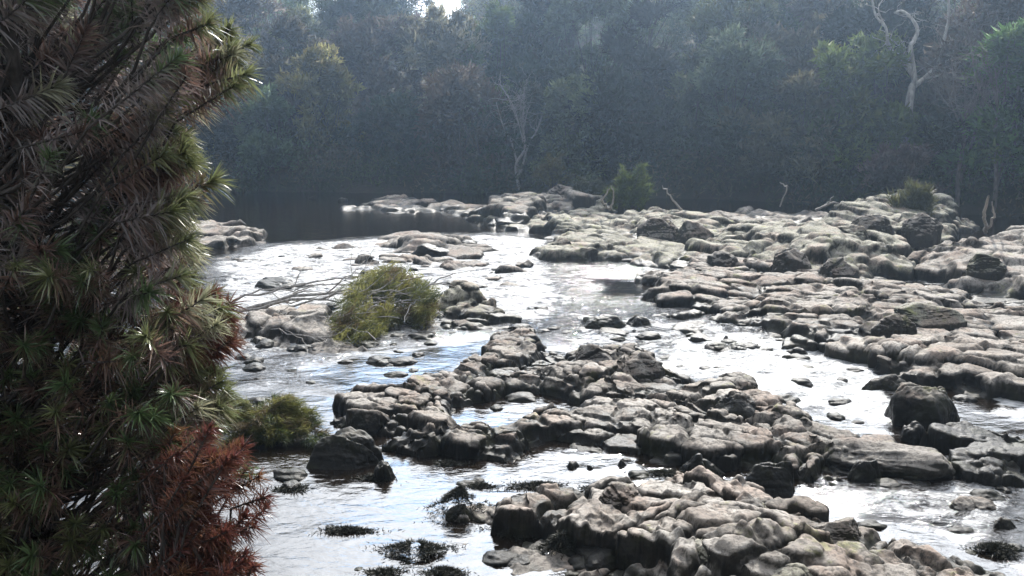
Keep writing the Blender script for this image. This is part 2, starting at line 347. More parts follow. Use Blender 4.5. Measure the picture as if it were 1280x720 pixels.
# ------------------------------------------------------------------ bedrock shelves (each outcrop its own thing)
def slab(x, y, s, ang, asp, seed):
    ca, sa = math.cos(ang), math.sin(ang)
    wxx = x + 0.20 * s * fbm(x / s * 0.8, y / s * 0.8, seed + 50, 2) + 0.10 * s * fbm(x / s * 4, y / s * 4, seed + 51, 3)
    wyy = y + 0.20 * s * fbm(x / s * 0.8, y / s * 0.8, seed + 60, 2) + 0.10 * s * fbm(x / s * 4, y / s * 4, seed + 61, 3)
    a = (wxx * ca + wyy * sa) / s / asp; b = (-wxx * sa + wyy * ca) / s
    f1, e, c1, c2, c3, ox, oy = voro(a, b, seed)
    ux, uy = ox * s * asp, oy * s
    return e * s, c1, c2, c3, ux, uy, x - (ux * ca - uy * sa), y - (ux * sa + uy * ca)
RNG = np.random.RandomState(4)
def shelf(name, label, pts, h, mat, res, ang=R(-20), cell=0.42, rug=1.0, edge=0.14, bumps=(), seed=1, zref=None, cat='rock', group='bedrock outcrops in the river', pop=0.5, apron=0.20):
    zr = h * 0.8 if zref is None else zref
    poly = [unproj(a, b, zr) for a, b in pts]
    P = np.array(poly); mg = edge * 3 + 0.25 + cell
    x0, y0 = P.min(0) - mg; x1, y1 = P.max(0) + mg
    nx = max(24, int((x1 - x0) / res)); ny = max(24, int((y1 - y0) / (res * 1.15)))
    X, Y = np.meshgrid(np.linspace(x0, x1, nx), np.linspace(y0, y1, ny))
    ed = edge
    e2, c1b, c2b, c3b, ox2, oy2, cx2, cy2 = slab(X, Y, cell, ang, 1.45, seed + 20)
    e1, a1, a2, a3, ox, oy, cx1, cy1 = slab(X, Y, cell * 2.7, ang + 0.3, 1.5, seed)
    e3, d1, d2, d3, ox3, oy3, cx3, cy3 = slab(X, Y, cell * 0.40, ang - 0.5, 1.3, seed + 30)
    # the outline follows the joints: block by block the shelf steps down into the river
    cxm = cx2 * .8 + X * .2; cym = cy2 * .8 + Y * .2
    sd = sdist(cxm + 0.12 * fbm(cx2 * 1.7, cy2 * 1.7, seed + 5, 3), cym + 0.12 * fbm(cx2 * 1.7, cy2 * 1.7, seed + 9, 3), poly)
    sd = sd + (c3b - 0.5) * cell * 0.7 + (d3 - .5) * cell * .25 + apron * .5 + (.07 if h < .15 else .17)
    ap = apron + 2.0 * edge
    m = sstep(-1.7 * edge - 0.18 * cell, ap, sd) ** 0.72
    big = rug * ((a1 - 0.5) * 0.11 + ox * (a2 - 0.55) * 0.10 + oy * (a3 - 0.35) * 0.14)
    mid = rug * ((c1b - 0.5) * 0.085 * pop + ox2 * (c2b - 0.5) * 0.14 + oy2 * (c3b - 0.4) * 0.2)
    fe = np.interp(Y, [5.5, 8, 12, 30], [.95, 1.0, 1.4, 2.6])
    crk1 = np.exp(-(e1 / (0.030 * fe)) ** 1.8); crk2 = np.exp(-(e2 / (0.028 * fe)) ** 1.9) * (0.4 + 0.6 * sstep(0.2, 0.5, vnoise(X * 1.5, Y * 1.5, seed + 3) + 0.1))
    sub = sstep(0.35, 0.55, vnoise(cx2 * 2.1 + 9, cy2 * 2.1, seed + 13))
    crk3 = np.exp(-(e3 / (0.010 * fe)) ** 1.6) * sub * 0.8
    rnd = -0.004 * np.exp(-e2 / 0.05) * rug
    top = h + big + mid + rnd - 0.08 * crk1 - 0.055 * crk2 - 0.010 * crk3 + sub * ((d1 - 0.5) * 0.014 + oy3 * (d2 - .4) * .06)
    rid = 1 - np.abs(fbm(X * 3.2 + 5, Y * 3.2, seed + 74, 4)) * 2
    top = top + 0.014 * rug * (rid - .5)
    top = top + 0.075 * rug * fbm(X * 1.1, Y * 1.1, seed + 70, 3) + 0.010 * fbm(X * 6, Y * 6, seed + 71, 4) + 0.010 * fbm(X * 22, Y * 22, seed + 72, 3)
    top = top - 0.25 * h * (1 - sstep(0, 0.55, sd)) * sstep(0.35, 0.75, vnoise(X * 0.9, Y * 0.9, seed + 80))
    for (bx, by, r, dh) in bumps:
        cx, cyy = unproj(bx, by, zr)
        q = ((X - cx) ** 2 + ((Y - cyy) * 0.8) ** 2) / (r * r) * (1 + 0.5 * fbm(X * 2, Y * 2, seed + 91, 3))
        top = top + dh * np.exp(-q ** 1.5)
    Z = -0.26 + (top + 0.26) * m + 0.03 * fbm(X * 5, Y * 5, seed + 90, 4) * (1 - m) - 0.12 * (m < .02)
    # bedding: the rock breaks along thin tilted layers, so tops are flat and edges crisp
    st = (0.052 if res < .016 else 0.075 if res < .03 else 0.12) * (0.7 + 0.6 * a1)
    pl = 0.16 * (X * math.cos(ang + 2.2) + Y * math.sin(ang + 2.2)) + (c1b - .5) * 0.05 + (ox2 * (c2b - .5) + oy2 * (c3b - .6)) * .22
    q = (Z - pl + 0.012 * fbm(X * 4, Y * 4, seed + 44, 4) + 0.003 * fbm(X * 25, Y * 25, seed + 45, 2)) / st
    fq = q - np.floor(q)
    Zt = (np.floor(q) + sstep(0.62, 0.95, fq) * 0.92 + 0.08 * fq) * st + pl
    Z = Z * 0.22 + Zt * 0.78
    Z = Z + 0.004 * fbm(X * 30, Y * 30, seed + 72, 3) - 0.009 * np.exp(-(fbm(X * 3.5 + 3, Y * 3.5, seed + 76, 5) / .025) ** 2)
    for _ in range(2 if res < .0095 else 1 if res < .016 else 2):
        Zs = Z.copy(); Zs[1:-1, 1:-1] = (Z[1:-1, 1:-1] * 3 + Z[:-2, 1:-1] + Z[2:, 1:-1] + Z[1:-1, :-2] + Z[1:-1, 2:]) / 7; Z = Zs
    gyy, gxx = np.gradient(Z, Y[1, 0] - Y[0, 0], X[0, 1] - X[0, 0]); gm = np.hypot(gxx, gyy) + 1e-6
    k_ = np.clip(gm / 1.5, 0, 1) * (0.025 + .02 * (res > .01) + .03 * (res > .016)) * fbm(Z * 11 + a2 * 9, X * 3.5 + Y * 3.5, seed + 47, 3)
    X = X - gxx / gm * k_; Y = Y - gyy / gm * k_
    rise = sstep(0.60, 0.72, fq) * (1 - sstep(.86, .98, fq))
    crack = np.clip(crk1 * 0.9 + crk2 * 0.95 + crk3 * 0.8 + rise * .12 + .75 * np.exp(-(fbm(X * 3.5 + 3, Y * 3.5, seed + 76, 5) / .018) ** 2), 0, 1)
    keep = Z > -0.24
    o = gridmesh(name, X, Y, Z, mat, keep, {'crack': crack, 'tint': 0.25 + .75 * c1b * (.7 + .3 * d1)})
    return tag(o, label, cat, group)

shelf('rock_shelf', 'nearest cracked pink-grey shelf at the lower right with a black hollow under its left edge',
      [(676, 634), (702, 619), (745, 608), (800, 600), (862, 599), (930, 612), (1000, 634), (1060, 652), (1110, 660), (1180, 680), (1235, 706), (1330, 800), (1200, 930), (850, 930), (838, 760), (832, 690), (800, 655), (750, 652), (700, 655)],
      0.23, M_ROCK, 0.0085, cell=0.28, seed=11, edge=0.07, bumps=((900, 690, 0.4, 0.13), (985, 700, 0.35, 0.12), (690, 640, 0.2, -.08)))
shelf('rock_shelf', 'long cracked grey shelf through the middle of the river holding two blue rock pools',
      [(438, 503), (470, 490), (500, 480), (560, 466), (605, 445), (622, 425), (650, 410), (668, 418), (662, 433), (700, 440), (740, 432), (792, 432), (820, 452), (872, 480), (930, 474), (962, 500), (1005, 520), (1062, 534), (1110, 540), (1120, 556), (1060, 566), (990, 566), (930, 566), (870, 556), (800, 545), (720, 530), (650, 540), (590, 546), (540, 540), (515, 522), (475, 515)],
      0.18, M_ROCK, 0.0115, cell=0.24, seed=23, edge=0.08, bumps=((612, 504, 0.34, -0.62), (668, 490, 0.3, -0.55), (780, 445, 0.45, 0.13), (940, 500, 0.4, 0.1), (720, 465, 0.3, 0.08)))
shelf('rock_shelf', 'broad pink and grey tilted slabs on the right bank of the white run',
      [(818, 346), (860, 325), (930, 312), (1000, 322), (1085, 338), (1095, 352), (1180, 366), (1240, 386), (1310, 402), (1330, 492), (1215, 478), (1160, 465), (1100, 440), (1045, 425), (1000, 405), (950, 396), (880, 376), (830, 366)],
      0.18, M_ROCK, 0.019, cell=0.36, seed=37, edge=0.11, rug=1.0, bumps=((1130, 385, 1.0, 0.12), (1010, 360, 0.9, 0.06), (1220, 450, 0.8, .1)))
shelf('rock_shelf', 'pale yellowish shelf behind the dark backwater at the centre of the far side',
      [(605, 268), (650, 254), (742, 252), (765, 266), (835, 268), (905, 280), (935, 300), (890, 322), (820, 322), (760, 312), (700, 318), (668, 312), (700, 290), (690, 280), (640, 278)],
      0.21, M_PALE, 0.034, cell=0.5, seed=41, edge=0.16, rug=1.4, bumps=((740, 258, 1.0, 0.25), (860, 280, 1.2, 0.25)))
shelf('rock_shelf', 'jagged heap of high lichen-spotted rock in front of the far right trees',
      [(870, 306), (930, 286), (1010, 286), (1050, 268), (1110, 258), (1180, 262), (1192, 276), (1150, 296), (1105, 312), (1090, 334), (1010, 328), (930, 318)],
      0.36, M_PALE, 0.034, cell=0.5, seed=53, edge=0.22, rug=2.0, bumps=((1080, 275, 1.6, 0.35), (1150, 268, 1.2, 0.4), (990, 305, 1.4, .2), (1050, 315, 1.0, 0.2)))
shelf('rock_shelf', 'blocky grey outcrop at the far right edge above the side stream',
      [(1150, 322), (1200, 308), (1250, 296), (1330, 284), (1400, 300), (1400, 365), (1290, 358), (1210, 346)],
      0.30, M_ROCK, 0.034, cell=0.5, seed=61, edge=0.22, rug=1.6, bumps=((1230, 325, 1.2, 0.2), (1290, 300, 1.5, 0.35)))
shelf('rock_shelf', 'dark low ledge at the head of the rapids left of the white chute',
      [(478, 296), (520, 288), (560, 294), (600, 300), (604, 316), (560, 320), (510, 312)],
      0.12, M_LOW, 0.035, cell=0.7, seed=67, edge=0.2, rug=0.9, bumps=((530, 302, .8, .2),))
shelf('rock_shelf', 'flat sunlit rock bar at the back of the dark pool, left one',
      [(453, 256), (475, 247), (515, 245), (540, 253), (520, 260), (480, 260)], 0.16, M_ROCK, 0.05, cell=0.8, seed=71, edge=0.25)
shelf('rock_shelf', 'flat sunlit rock bar beside the pale shelf at the back of the dark pool',
      [(548, 262), (570, 252), (600, 249), (615, 258), (590, 266)], 0.18, M_ROCK, 0.05, cell=0.8, seed=73, edge=0.25)
shelf('rock_shelf', 'rough grey rocks half hidden behind the foreground shrub at the dark pool',
      [(225, 285), (262, 278), (300, 278), (318, 288), (345, 290), (300, 298), (262, 300), (225, 305)], 0.22, M_LOW, 0.035, cell=0.6, seed=79, edge=0.2, rug=1.4)
shelf('rock_shelf', 'dark broken ledge in the rapids beneath the fallen tree',
      [(300, 392), (350, 378), (400, 384), (440, 398), (452, 412), (400, 420), (340, 416), (305, 412)], 0.16, M_LOW, 0.02, cell=0.5, seed=83, edge=0.16, rug=1.5)
shelf('rock_shelf', 'thin black ledge below the fallen tree, edge of the blue pool',
      [(308, 436), (350, 428), (420, 432), (470, 430), (474, 438), (410, 444), (340, 444)], 0.05, M_DARK, 0.018, cell=0.4, seed=87, edge=0.12, rug=0.5)
shelf('rock_shelf', 'pale knobbly rock just right of the fallen tree foliage',
      [(545, 385), (565, 368), (590, 368), (612, 386), (645, 396), (600, 400), (560, 400)], 0.15, M_PALE, 0.018, cell=0.4, seed=89, edge=0.16, rug=1.2, bumps=((578, 376, .25, .2),))
shelf('rock_shelf', 'dark half-drowned rocks among the whitewater right of the black boulder',
      [(840, 410), (900, 404), (960, 412), (1005, 428), (990, 442), (920, 434), (860, 426)], 0.04, M_DARK, 0.018, cell=0.45, seed=97, edge=0.16, rug=1.3)
shelf('rock_shelf', 'black weedy rocks at the right edge between the run and the foamy pool',
      [(1180, 540), (1220, 528), (1300, 520), (1350, 530), (1350, 572), (1270, 566), (1215, 572)], 0.16, M_DARK, 0.011, cell=0.35, seed=101, edge=0.12, rug=1.2)
shelf('rock_shelf', 'low wet slabs just awash at the bottom centre beside the moss',
      [(552, 634), (610, 618), (672, 616), (700, 640), (720, 668), (640, 690), (580, 672)], 0.07, M_LOW, 0.008, cell=0.42, seed=103, edge=0.12, rug=0.55, bumps=((640, 630, 0.22, 0.06), (572, 640, .14, .07)))
shelf('rock_shelf', 'grey slab awash at the bottom edge between the moss clumps',
      [(560, 700), (640, 690), (690, 706), (700, 780), (560, 790)], 0.045, M_LOW, 0.008, cell=0.4, seed=107, edge=0.12, rug=0.5)
shelf('rock_shelf', 'dark ledge splitting the side stream at the far right',
      [(1190, 370), (1240, 362), (1320, 372), (1330, 384), (1250, 382)], 0.1, M_DARK, 0.03, cell=0.5, seed=109, edge=0.16)
shelf('rock_shelf', 'dark rounded rock bank right under the forest at the far centre',
      [(606, 256), (630, 243), (690, 238), (730, 243), (742, 252), (690, 256), (640, 262)], 0.5, M_DARK, 0.045, cell=0.6, seed=113, edge=0.3, rug=1.8)
shelf('rock_shelf', 'low stony margin along the far bank between pale shelf and lichen heap',
      [(850, 268), (900, 262), (990, 262), (1060, 262), (1040, 272), (960, 280), (900, 278)], 0.2, M_ROCK, 0.05, cell=0.6, seed=117, edge=0.25, rug=1.6)

shelf('rock_shelf', 'scattered dark slabs just breaking the white rapids at the head of the run',
      [(262, 322), (400, 304), (500, 312), (640, 320), (690, 345), (650, 372), (560, 360), (470, 345), (380, 352), (300, 350)], -0.09, M_LOW, 0.022, cell=0.34, seed=131, rug=1.5, pop=2.1, apron=.2)
shelf('rock_shelf', 'field of low broken stones between the fallen tree and the shrub',
      [(270, 405), (330, 398), (470, 410), (470, 428), (400, 446), (300, 470), (262, 460)], -0.05, M_LOW, 0.013, cell=0.25, seed=137, rug=1.3, pop=1.9, apron=.2)
shelf('rock_shelf', 'broken stones strung across the white run above the middle shelf',
      [(700, 398), (800, 396), (900, 402), (1010, 420), (1120, 470), (1160, 500), (1060, 470), (940, 446), (820, 430), (720, 424)], -0.08, M_DARK, 0.014, cell=0.28, seed=139, rug=1.5, pop=2.2, apron=.2)
shelf('rock_shelf', 'wet stones filling the gap between the middle shelf and the nearest one',
      [(640, 566), (720, 560), (820, 572), (900, 590), (1000, 600), (1010, 622), (930, 606), (850, 600), (740, 604), (690, 596)], -0.035, M_DARK, 0.009, cell=0.2, seed=149, rug=1.0, pop=1.6, apron=.15)
shelf('rock_shelf', 'pavement of low wet slabs left of the broad tilted ones',
      [(690, 346), (820, 340), (850, 372), (960, 400), (1000, 410), (860, 396), (740, 378)], -0.04, M_LOW, 0.02, cell=0.36, seed=151, rug=1.1, pop=1.9, apron=.2)
shelf('rock_shelf', 'low wet stones in the side stream at the right edge',
      [(1110, 345), (1200, 356), (1320, 366), (1330, 396), (1240, 380), (1170, 362)], -0.05, M_DARK, 0.025, cell=0.4, seed=157, rug=1.3, pop=2.0, apron=.2)

# ------------------------------------------------------------------ boulders
def ico(n):
    t = (1 + 5 ** .5) / 2
    V = np.array([(-1, t, 0), (1, t, 0), (-1, -t, 0), (1, -t, 0), (0, -1, t), (0, 1, t), (0, -1, -t), (0, 1, -t), (t, 0, -1), (t, 0, 1), (-t, 0, -1), (-t, 0, 1)], float)
    F = np.array([(0, 11, 5), (0, 5, 1), (0, 1, 7), (0, 7, 10), (0, 10, 11), (1, 5, 9), (5, 11, 4), (11, 10, 2), (10, 7, 6), (7, 1, 8), (3, 9, 4), (3, 4, 2), (3, 2, 6), (3, 6, 8), (3, 8, 9), (4, 9, 5), (2, 4, 11), (6, 2, 10), (8, 6, 7), (9, 8, 1)])
    V /= np.linalg.norm(V, axis=1)[:, None]
    for _ in range(n):
        e = np.concatenate([F[:, [0, 1]], F[:, [1, 2]], F[:, [2, 0]]]); es = np.sort(e, 1)
        u_, inv = np.unique(es, axis=0, return_inverse=True); inv = inv.ravel()
        mid = V[u_].mean(1); mid /= np.linalg.norm(mid, axis=1)[:, None]
        k = len(F); a = inv[:k] + len(V); b = inv[k:2 * k] + len(V); c = inv[2 * k:] + len(V)
        V = np.concatenate([V, mid])
        F = np.concatenate([np.stack([F[:, 0], a, c], 1), np.stack([F[:, 1], b, a], 1), np.stack([F[:, 2], c, b], 1), np.stack([a, b, c], 1)])
    return V, F
ICO = {k: ico(k) for k in (3, 4, 5)}
def boulder(name, label, px, py, wpx, hpx, mat, seed, z0=0.0, flat=1.0, group=None, lvl=None, cat='rock', yaw=None):
    bx, by = unproj(px, py, z0)
    D = math.hypot(by, CAMH - z0); s = FPX / D; W = wpx / s
    dep = math.atan2(CAMH - z0, by)
    depth = W * 0.75
    H = max((hpx / s - depth * math.sin(dep) * 0.75) / math.cos(dep), W * 0.16) * flat * (0.72 if z0 > 0.05 else 0.9)
    rng = np.random.RandomState(seed)
    lv = lvl or (5 if W * s > 60 else 4 if W * s > 22 else 3)
    V, F = ICO[lv]
    pn = rng.normal(size=(22, 3)); pn[:, 2] = np.abs(pn[:, 2]) * 0.9 - 0.1; pn /= np.linalg.norm(pn, axis=1)[:, None]
    pd = rng.uniform(0.62, 1.0, 22)
    q = V @ pn.T; r = np.where(q > 0.05, pd / np.maximum(q, 0.05), 9)
    kk = 26.0
    r = np.minimum(-np.log(np.exp(-kk * r).sum(1)) / kk, 1.25)
    r = np.maximum(r, 0.5)
    def tri(f, sd, o_): return (fbm(V[:, 0] * f + seed, V[:, 1] * f, sd, o_) + fbm(V[:, 1] * f, V[:, 2] * f + seed, sd + 31, o_) + fbm(V[:, 2] * f, V[:, 0] * f + seed, sd + 57, o_)) / 1.7
    nn = tri(2.0, seed, 4) * 0.12; n2 = tri(6.5, seed + 3, 4) * 0.05
    B = V * (r + nn + n2)[:, None]
    cr_ = np.zeros(len(B)); pj = rng.normal(size=3); pj[2] *= .3; pj /= np.linalg.norm(pj)
    zz = B @ pj - rng.uniform(-.2, .25) + 0.08 * fbm(B[:, 0] * 3, B[:, 2] * 3 + B[:, 1], seed + 8, 3)
    g = np.exp(-(zz / 0.03) ** 2); B = B * (1 - 0.07 * g)[:, None]; B[:, 2] += 0.07 * np.sign(zz) * (rng.rand() < .6); cr_ = g * 0.9
    ext = np.abs(B[:, :2]).max(0); B[:, 0] *= W / 2 / ext[0]; B[:, 1] *= depth / 2 / ext[1]
    zt = B[:, 2].max(); B[:, 2] = np.where(B[:, 2] > -0.3, (B[:, 2] + 0.3) / (zt + 0.3) * (H + 0.10), B[:, 2] + 0.3) - 0.10
    B[:, 2] = np.maximum(B[:, 2], -0.35)
    a = rng.uniform(-0.35, 0.35) if yaw is None else yaw
    x = B[:, 0] * math.cos(a) - B[:, 1] * math.sin(a); y = B[:, 0] * math.sin(a) + B[:, 1] * math.cos(a)
    B[:, 0] = x; B[:, 1] = y
    o = mesh_np(name, B, F, mat, attrs={'crack': cr_}, loc=(bx, by + depth * 0.42, z0))
    return tag(o, label, cat, group)
BL = [ # px, py(bottom), w, h, mat, z0, label
 (428, 588, 112, 66, 'K', 0, 'black shadowed boulder with pale top below the small green bush'),
 (462, 545, 78, 46, 'R', 0, 'grey pointed rock behind the black shadowed boulder'),
 (478, 602, 38, 30, 'K', 0, 'small black weedy stone in the bright water'),
 (752, 414, 78, 28, 'K', 0, 'black boulder alone in the whitewater at the centre'),
 (800, 412, 50, 22, 'K', 0, 'low dark stone touching the lone black boulder on its right'),
 (1172, 538, 105, 72, 'K', 0, 'big black block at the foot of the white run'),
 (1118, 492, 78, 34, 'R', 0, 'brown-grey rock at the upper left of the big black block'),
 (1150, 556, 50, 36, 'K', 0, 'rounded dark stone right in front of the big black block'),
 (1130, 606, 185, 76, 'R', 0, 'large dark-sided boulder on the edge of the foamy pool'),
 (968, 624, 92, 62, 'K', 0, 'black rounded boulder at the left end of the foamy pool'),
 (884, 600, 86, 46, 'K', 0, 'black undercut block below the middle shelf'),
 (925, 528, 96, 60, 'K', 0.1, 'black blunt boulder beside the white run on the middle shelf'),
 (985, 535, 80, 40, 'R', 0.1, 'grey block behind the large dark-sided boulder'),
 (1228, 645, 76, 32, 'L', 0, 'brown half-sunk stone in the foamy pool'),
 (1262, 665, 50, 26, 'R', 0, 'pinkish stone at the right edge of the foamy pool'),
 (1090, 606, 60, 40, 'K', 0, 'dark block in front of the large dark-sided boulder'),
 (1258, 600, 52, 26, 'K', 0, 'dark stone in the foam at the right edge'),
 (830, 292, 62, 30, 'K', 0.3, 'dark round boulder on the pale shelf'),
 (868, 300, 60, 36, 'R', 0.25, 'grey boulder right of the dark round one on the pale shelf'),
 (745, 306, 52, 22, 'P', 0.1, 'small pale block at the front of the pale shelf'),
 (700, 316, 60, 28, 'P', 0.1, 'pale blunt block at the left corner of the pale shelf'),
 (1062, 312, 74, 46, 'P', 0.3, 'mossy upright boulder in the lichen-spotted heap'),
 (1100, 292, 66, 36, 'R', 0.5, 'grey boulder at the back of the lichen-spotted heap'),
 (1160, 290, 68, 36, 'K', 0.5, 'dark boulder at the right end of the lichen-spotted heap'),
 (995, 335, 66, 36, 'R', 0.25, 'ribbed grey boulder at the left foot of the lichen-spotted heap'),
 (1050, 345, 62, 34, 'K', 0.2, 'dark boulder in the cleft above the tilted slabs'),
 (975, 302, 52, 24, 'K', 0.3, 'small black stone at the left side of the lichen-spotted heap'),
 (1130, 408, 62, 26, 'K', 0.3, 'dark knob in the middle of the tilted slabs'),
 (1170, 396, 110, 24, 'P', 0.32, 'long pale whaleback of rock on the tilted slabs'),
 (1160, 330, 52, 26, 'R', 0.1, 'grey stone between the lichen heap and the right-edge outcrop'),
 (1240, 335, 62, 30, 'P', 0.4, 'yellow-lichened block on the right-edge outcrop'),
 (905, 328, 46, 22, 'R', 0.2, 'small grey boulder between the pale shelf and the tilted slabs'),
 (655, 432, 34, 18, 'R', 0.05, 'grey stone on the upper tip of the middle shelf'),
 (628, 444, 44, 22, 'R', 0.05, 'stone second from the upper tip of the middle shelf'),
 (345, 364, 78, 20, 'K', 0, 'long low black rock in the upper rapids behind the bare branches'),
 (322, 404, 44, 26, 'K', 0, 'black rock under the butt of the fallen tree'),
 (345, 420, 56, 34, 'R', 0, 'grey angular rock below the bare branches'),
 (535, 322, 60, 22, 'K', 0, 'dark hump at the head of the rapids with foam behind it'),
 (580, 410, 50, 14, 'L', 0, 'pale stone awash below the knobbly rock'),
 (1010, 600, 46, 24, 'K', 0, 'small black stone right of the black rounded boulder'),
 (742, 450, 66, 32, 'K', 0.2, 'black-faced block near the top of the middle shelf'),
 (808, 460, 62, 30, 'R', 0.25, 'grey block right of the black-faced one on the middle shelf'),
 (875, 432, 46, 16, 'K', 0, 'leftmost dark stone awash in the whitewater'),
 (925, 440, 44, 14, 'K', 0, 'middle dark stone awash in the whitewater'),
 (1000, 444, 44, 14, 'K', 0, 'rightmost dark stone awash in the whitewater'),
 (900, 712, 96, 50, 'P', 0.24, 'pale green lichened boulder on the nearest shelf at the bottom edge'),
 (985, 690, 88, 36, 'R', 0.26, 'tan boulder on the nearest shelf right of the lichened one'),
 (1000, 742, 130, 46, 'P', 0.24, 'broad yellowish boulder cut by the bottom edge'),
 (890, 650, 100, 44, 'R', 0.22, 'rounded pink block on the back half of the nearest shelf'),
 (940, 640, 70, 36, 'R', 0.22, 'pink-brown block behind the tan boulder'),
 (1055, 672, 84, 36, 'R', 0.22, 'slanting grey block on the right half of the nearest shelf'),
 (775, 620, 70, 12, 'R', 0.30, 'flat cap of rock above the black hollow'),
 (700, 240, 46, 14, 'K', 0.5, 'dark knob on the rock bank under the forest'),
 (428, 252, 14, 6, 'R', 0, 'tiny pale stone alone in the dark pool'),
 (390, 249, 10, 5, 'R', 0, 'tinier pale stone left of the other one in the dark pool'),
 (655, 640, 78, 30, 'R', -0.02, 'flat oval slab standing dry among the moss'),
 (752, 716, 128, 40, 'K', 0, 'black mossy block crouching in the hollow at the bottom edge'),
 (574, 656, 52, 32, 'R', -0.02, 'pale blocky stone left of the flat oval slab'),
]
MT = {'K': M_DARK, 'R': M_ROCK, 'P': M_PALE, 'L': M_LOW}
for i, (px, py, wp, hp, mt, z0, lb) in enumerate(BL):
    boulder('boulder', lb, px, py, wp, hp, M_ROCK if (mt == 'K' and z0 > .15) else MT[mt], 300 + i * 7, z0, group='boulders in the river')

# loose cobbles lying in the joints and on the shallows: nobody could count them
rng = np.random.RandomState(77)
Vs, Fs, Cs = [], [], []; nv = 0
V0, F0 = ICO[3]
for k in range(300):
    px = rng.uniform(300, 1280); py = rng.choice([rng.uniform(560, 720), rng.uniform(300, 480), rng.uniform(400, 560)])
    if px < 700 and py > 500 and rng.rand() < .8: continue
    x, y = unproj(px, py, 0.0)
    r = rng.uniform(0.03, 0.10) * (0.7 + y / 14)
    n_ = fbm(V0[:, 0] * 1.5 + k, V0[:, 1] * 1.5 + V0[:, 2] * 1.2, k, 3) * 0.3
    B = V0 * (1 + n_)[:, None] * np.array([r * rng.uniform(.8, 1.5), r, r * .5]); B += (x, y, -0.01)
    Vs.append(B); Fs.append(F0 + nv); nv += len(B); Cs.append(np.zeros(len(B)))
tag(mesh_np('river_cobbles', np.concatenate(Vs), np.concatenate(Fs), M_DARK, attrs={'crack': np.concatenate(Cs)}),
    'dark small cobbles breaking the water between the larger rocks', 'cobbles', kind='stuff')

# ------------------------------------------------------------------ blades, tubes
def blades(base, dirv, length, width, col, nseg=3, droop=0.3, rng=rng, tipw=0.08, updir=None):
    """strips: base (n,3), unit dirv (n,3), droop bends along -z; returns V, F, C"""
    n_ = len(base)
    up = rng.normal(size=(n_, 3)) if updir is None else updir
    side = np.cross(dirv, up); side /= np.maximum(np.linalg.norm(side, axis=1), 1e-6)[:, None]
    ts = np.linspace(0, 1, nseg + 1)
    V = np.zeros((n_, nseg + 1, 2, 3))
    length = np.broadcast_to(length, (n_,)); width = np.broadcast_to(width, (n_,)); dr = np.broadcast_to(droop, (n_,))
    for i, t in enumerate(ts):
        p = base + dirv * (length * t)[:, None]; p[:, 2] -= dr * length * t * t
        wd = width * (1 - t) ** 0.7 * 0.5 + width * tipw * 0.5
        V[:, i, 0] = p - side * wd[:, None]; V[:, i, 1] = p + side * wd[:, None]
    idx = np.arange(n_ * (nseg + 1) * 2).reshape(n_, nseg + 1, 2)
    F = np.stack([idx[:, :-1, 0], idx[:, :-1, 1], idx[:, 1:, 1], idx[:, 1:, 0]], -1).reshape(-1, 4)
    Cc = np.repeat(col[:, None, :], (nseg + 1) * 2, 1)
    return V.reshape(-1, 3), F, Cc.reshape(-1, 3)
def unit(a): return a / np.maximum(np.linalg.norm(a, axis=-1, keepdims=True), 1e-9)
def tube(path, radii, k=6):
    path = np.asarray(path, float); n_ = len(path); T = unit(np.gradient(path, axis=0))
    ref = np.array([0.3, 0.2, 1.0]); A = np.cross(T, ref); A = unit(A); B = np.cross(T, A)
    th = np.linspace(0, 2 * math.pi, k, endpoint=False)
    r = np.broadcast_to(radii, (n_,))
    V = path[:, None] + r[:, None, None] * (np.cos(th)[None, :, None] * A[:, None] + np.sin(th)[None, :, None] * B[:, None])
    idx = np.arange(n_ * k).reshape(n_, k); nx = np.roll(idx, -1, 1)
    F = np.stack([idx[:-1], nx[:-1], nx[1:], idx[1:]], -1).reshape(-1, 4)
    return V.reshape(-1, 3), F
class Acc:
    def __init__(s): s.V = []; s.F = []; s.C = []; s.Nn = []; s.n = 0
    def add(s, V, F, Cc=None, Nn=None):
        if Nn is not None: s.Nn.append(Nn)
        s.V.append(V); s.F.append(F + s.n); s.n += len(V)
        if Cc is not None: s.C.append(Cc)
    def build(s, name, mat, parent=None, smooth=True, loc=None):
        at = {'col': np.concatenate(s.C)} if s.C else None
        V = np.concatenate(s.V)
        return mesh_np(name, V, np.concatenate(s.F), mat, parent, at, smooth, loc, np.concatenate(s.Nn) if s.Nn else None)
def curve(p0, p1, bend, n_=8, wob=0.0, rng=rng):
    t = np.linspace(0, 1, n_)[:, None]
    p = p0 * (1 - t) + p1 * t + bend * (4 * t * (1 - t))
    if wob: p[1:-1] += rng.normal(size=(n_ - 2, 3)) * wob
    return p

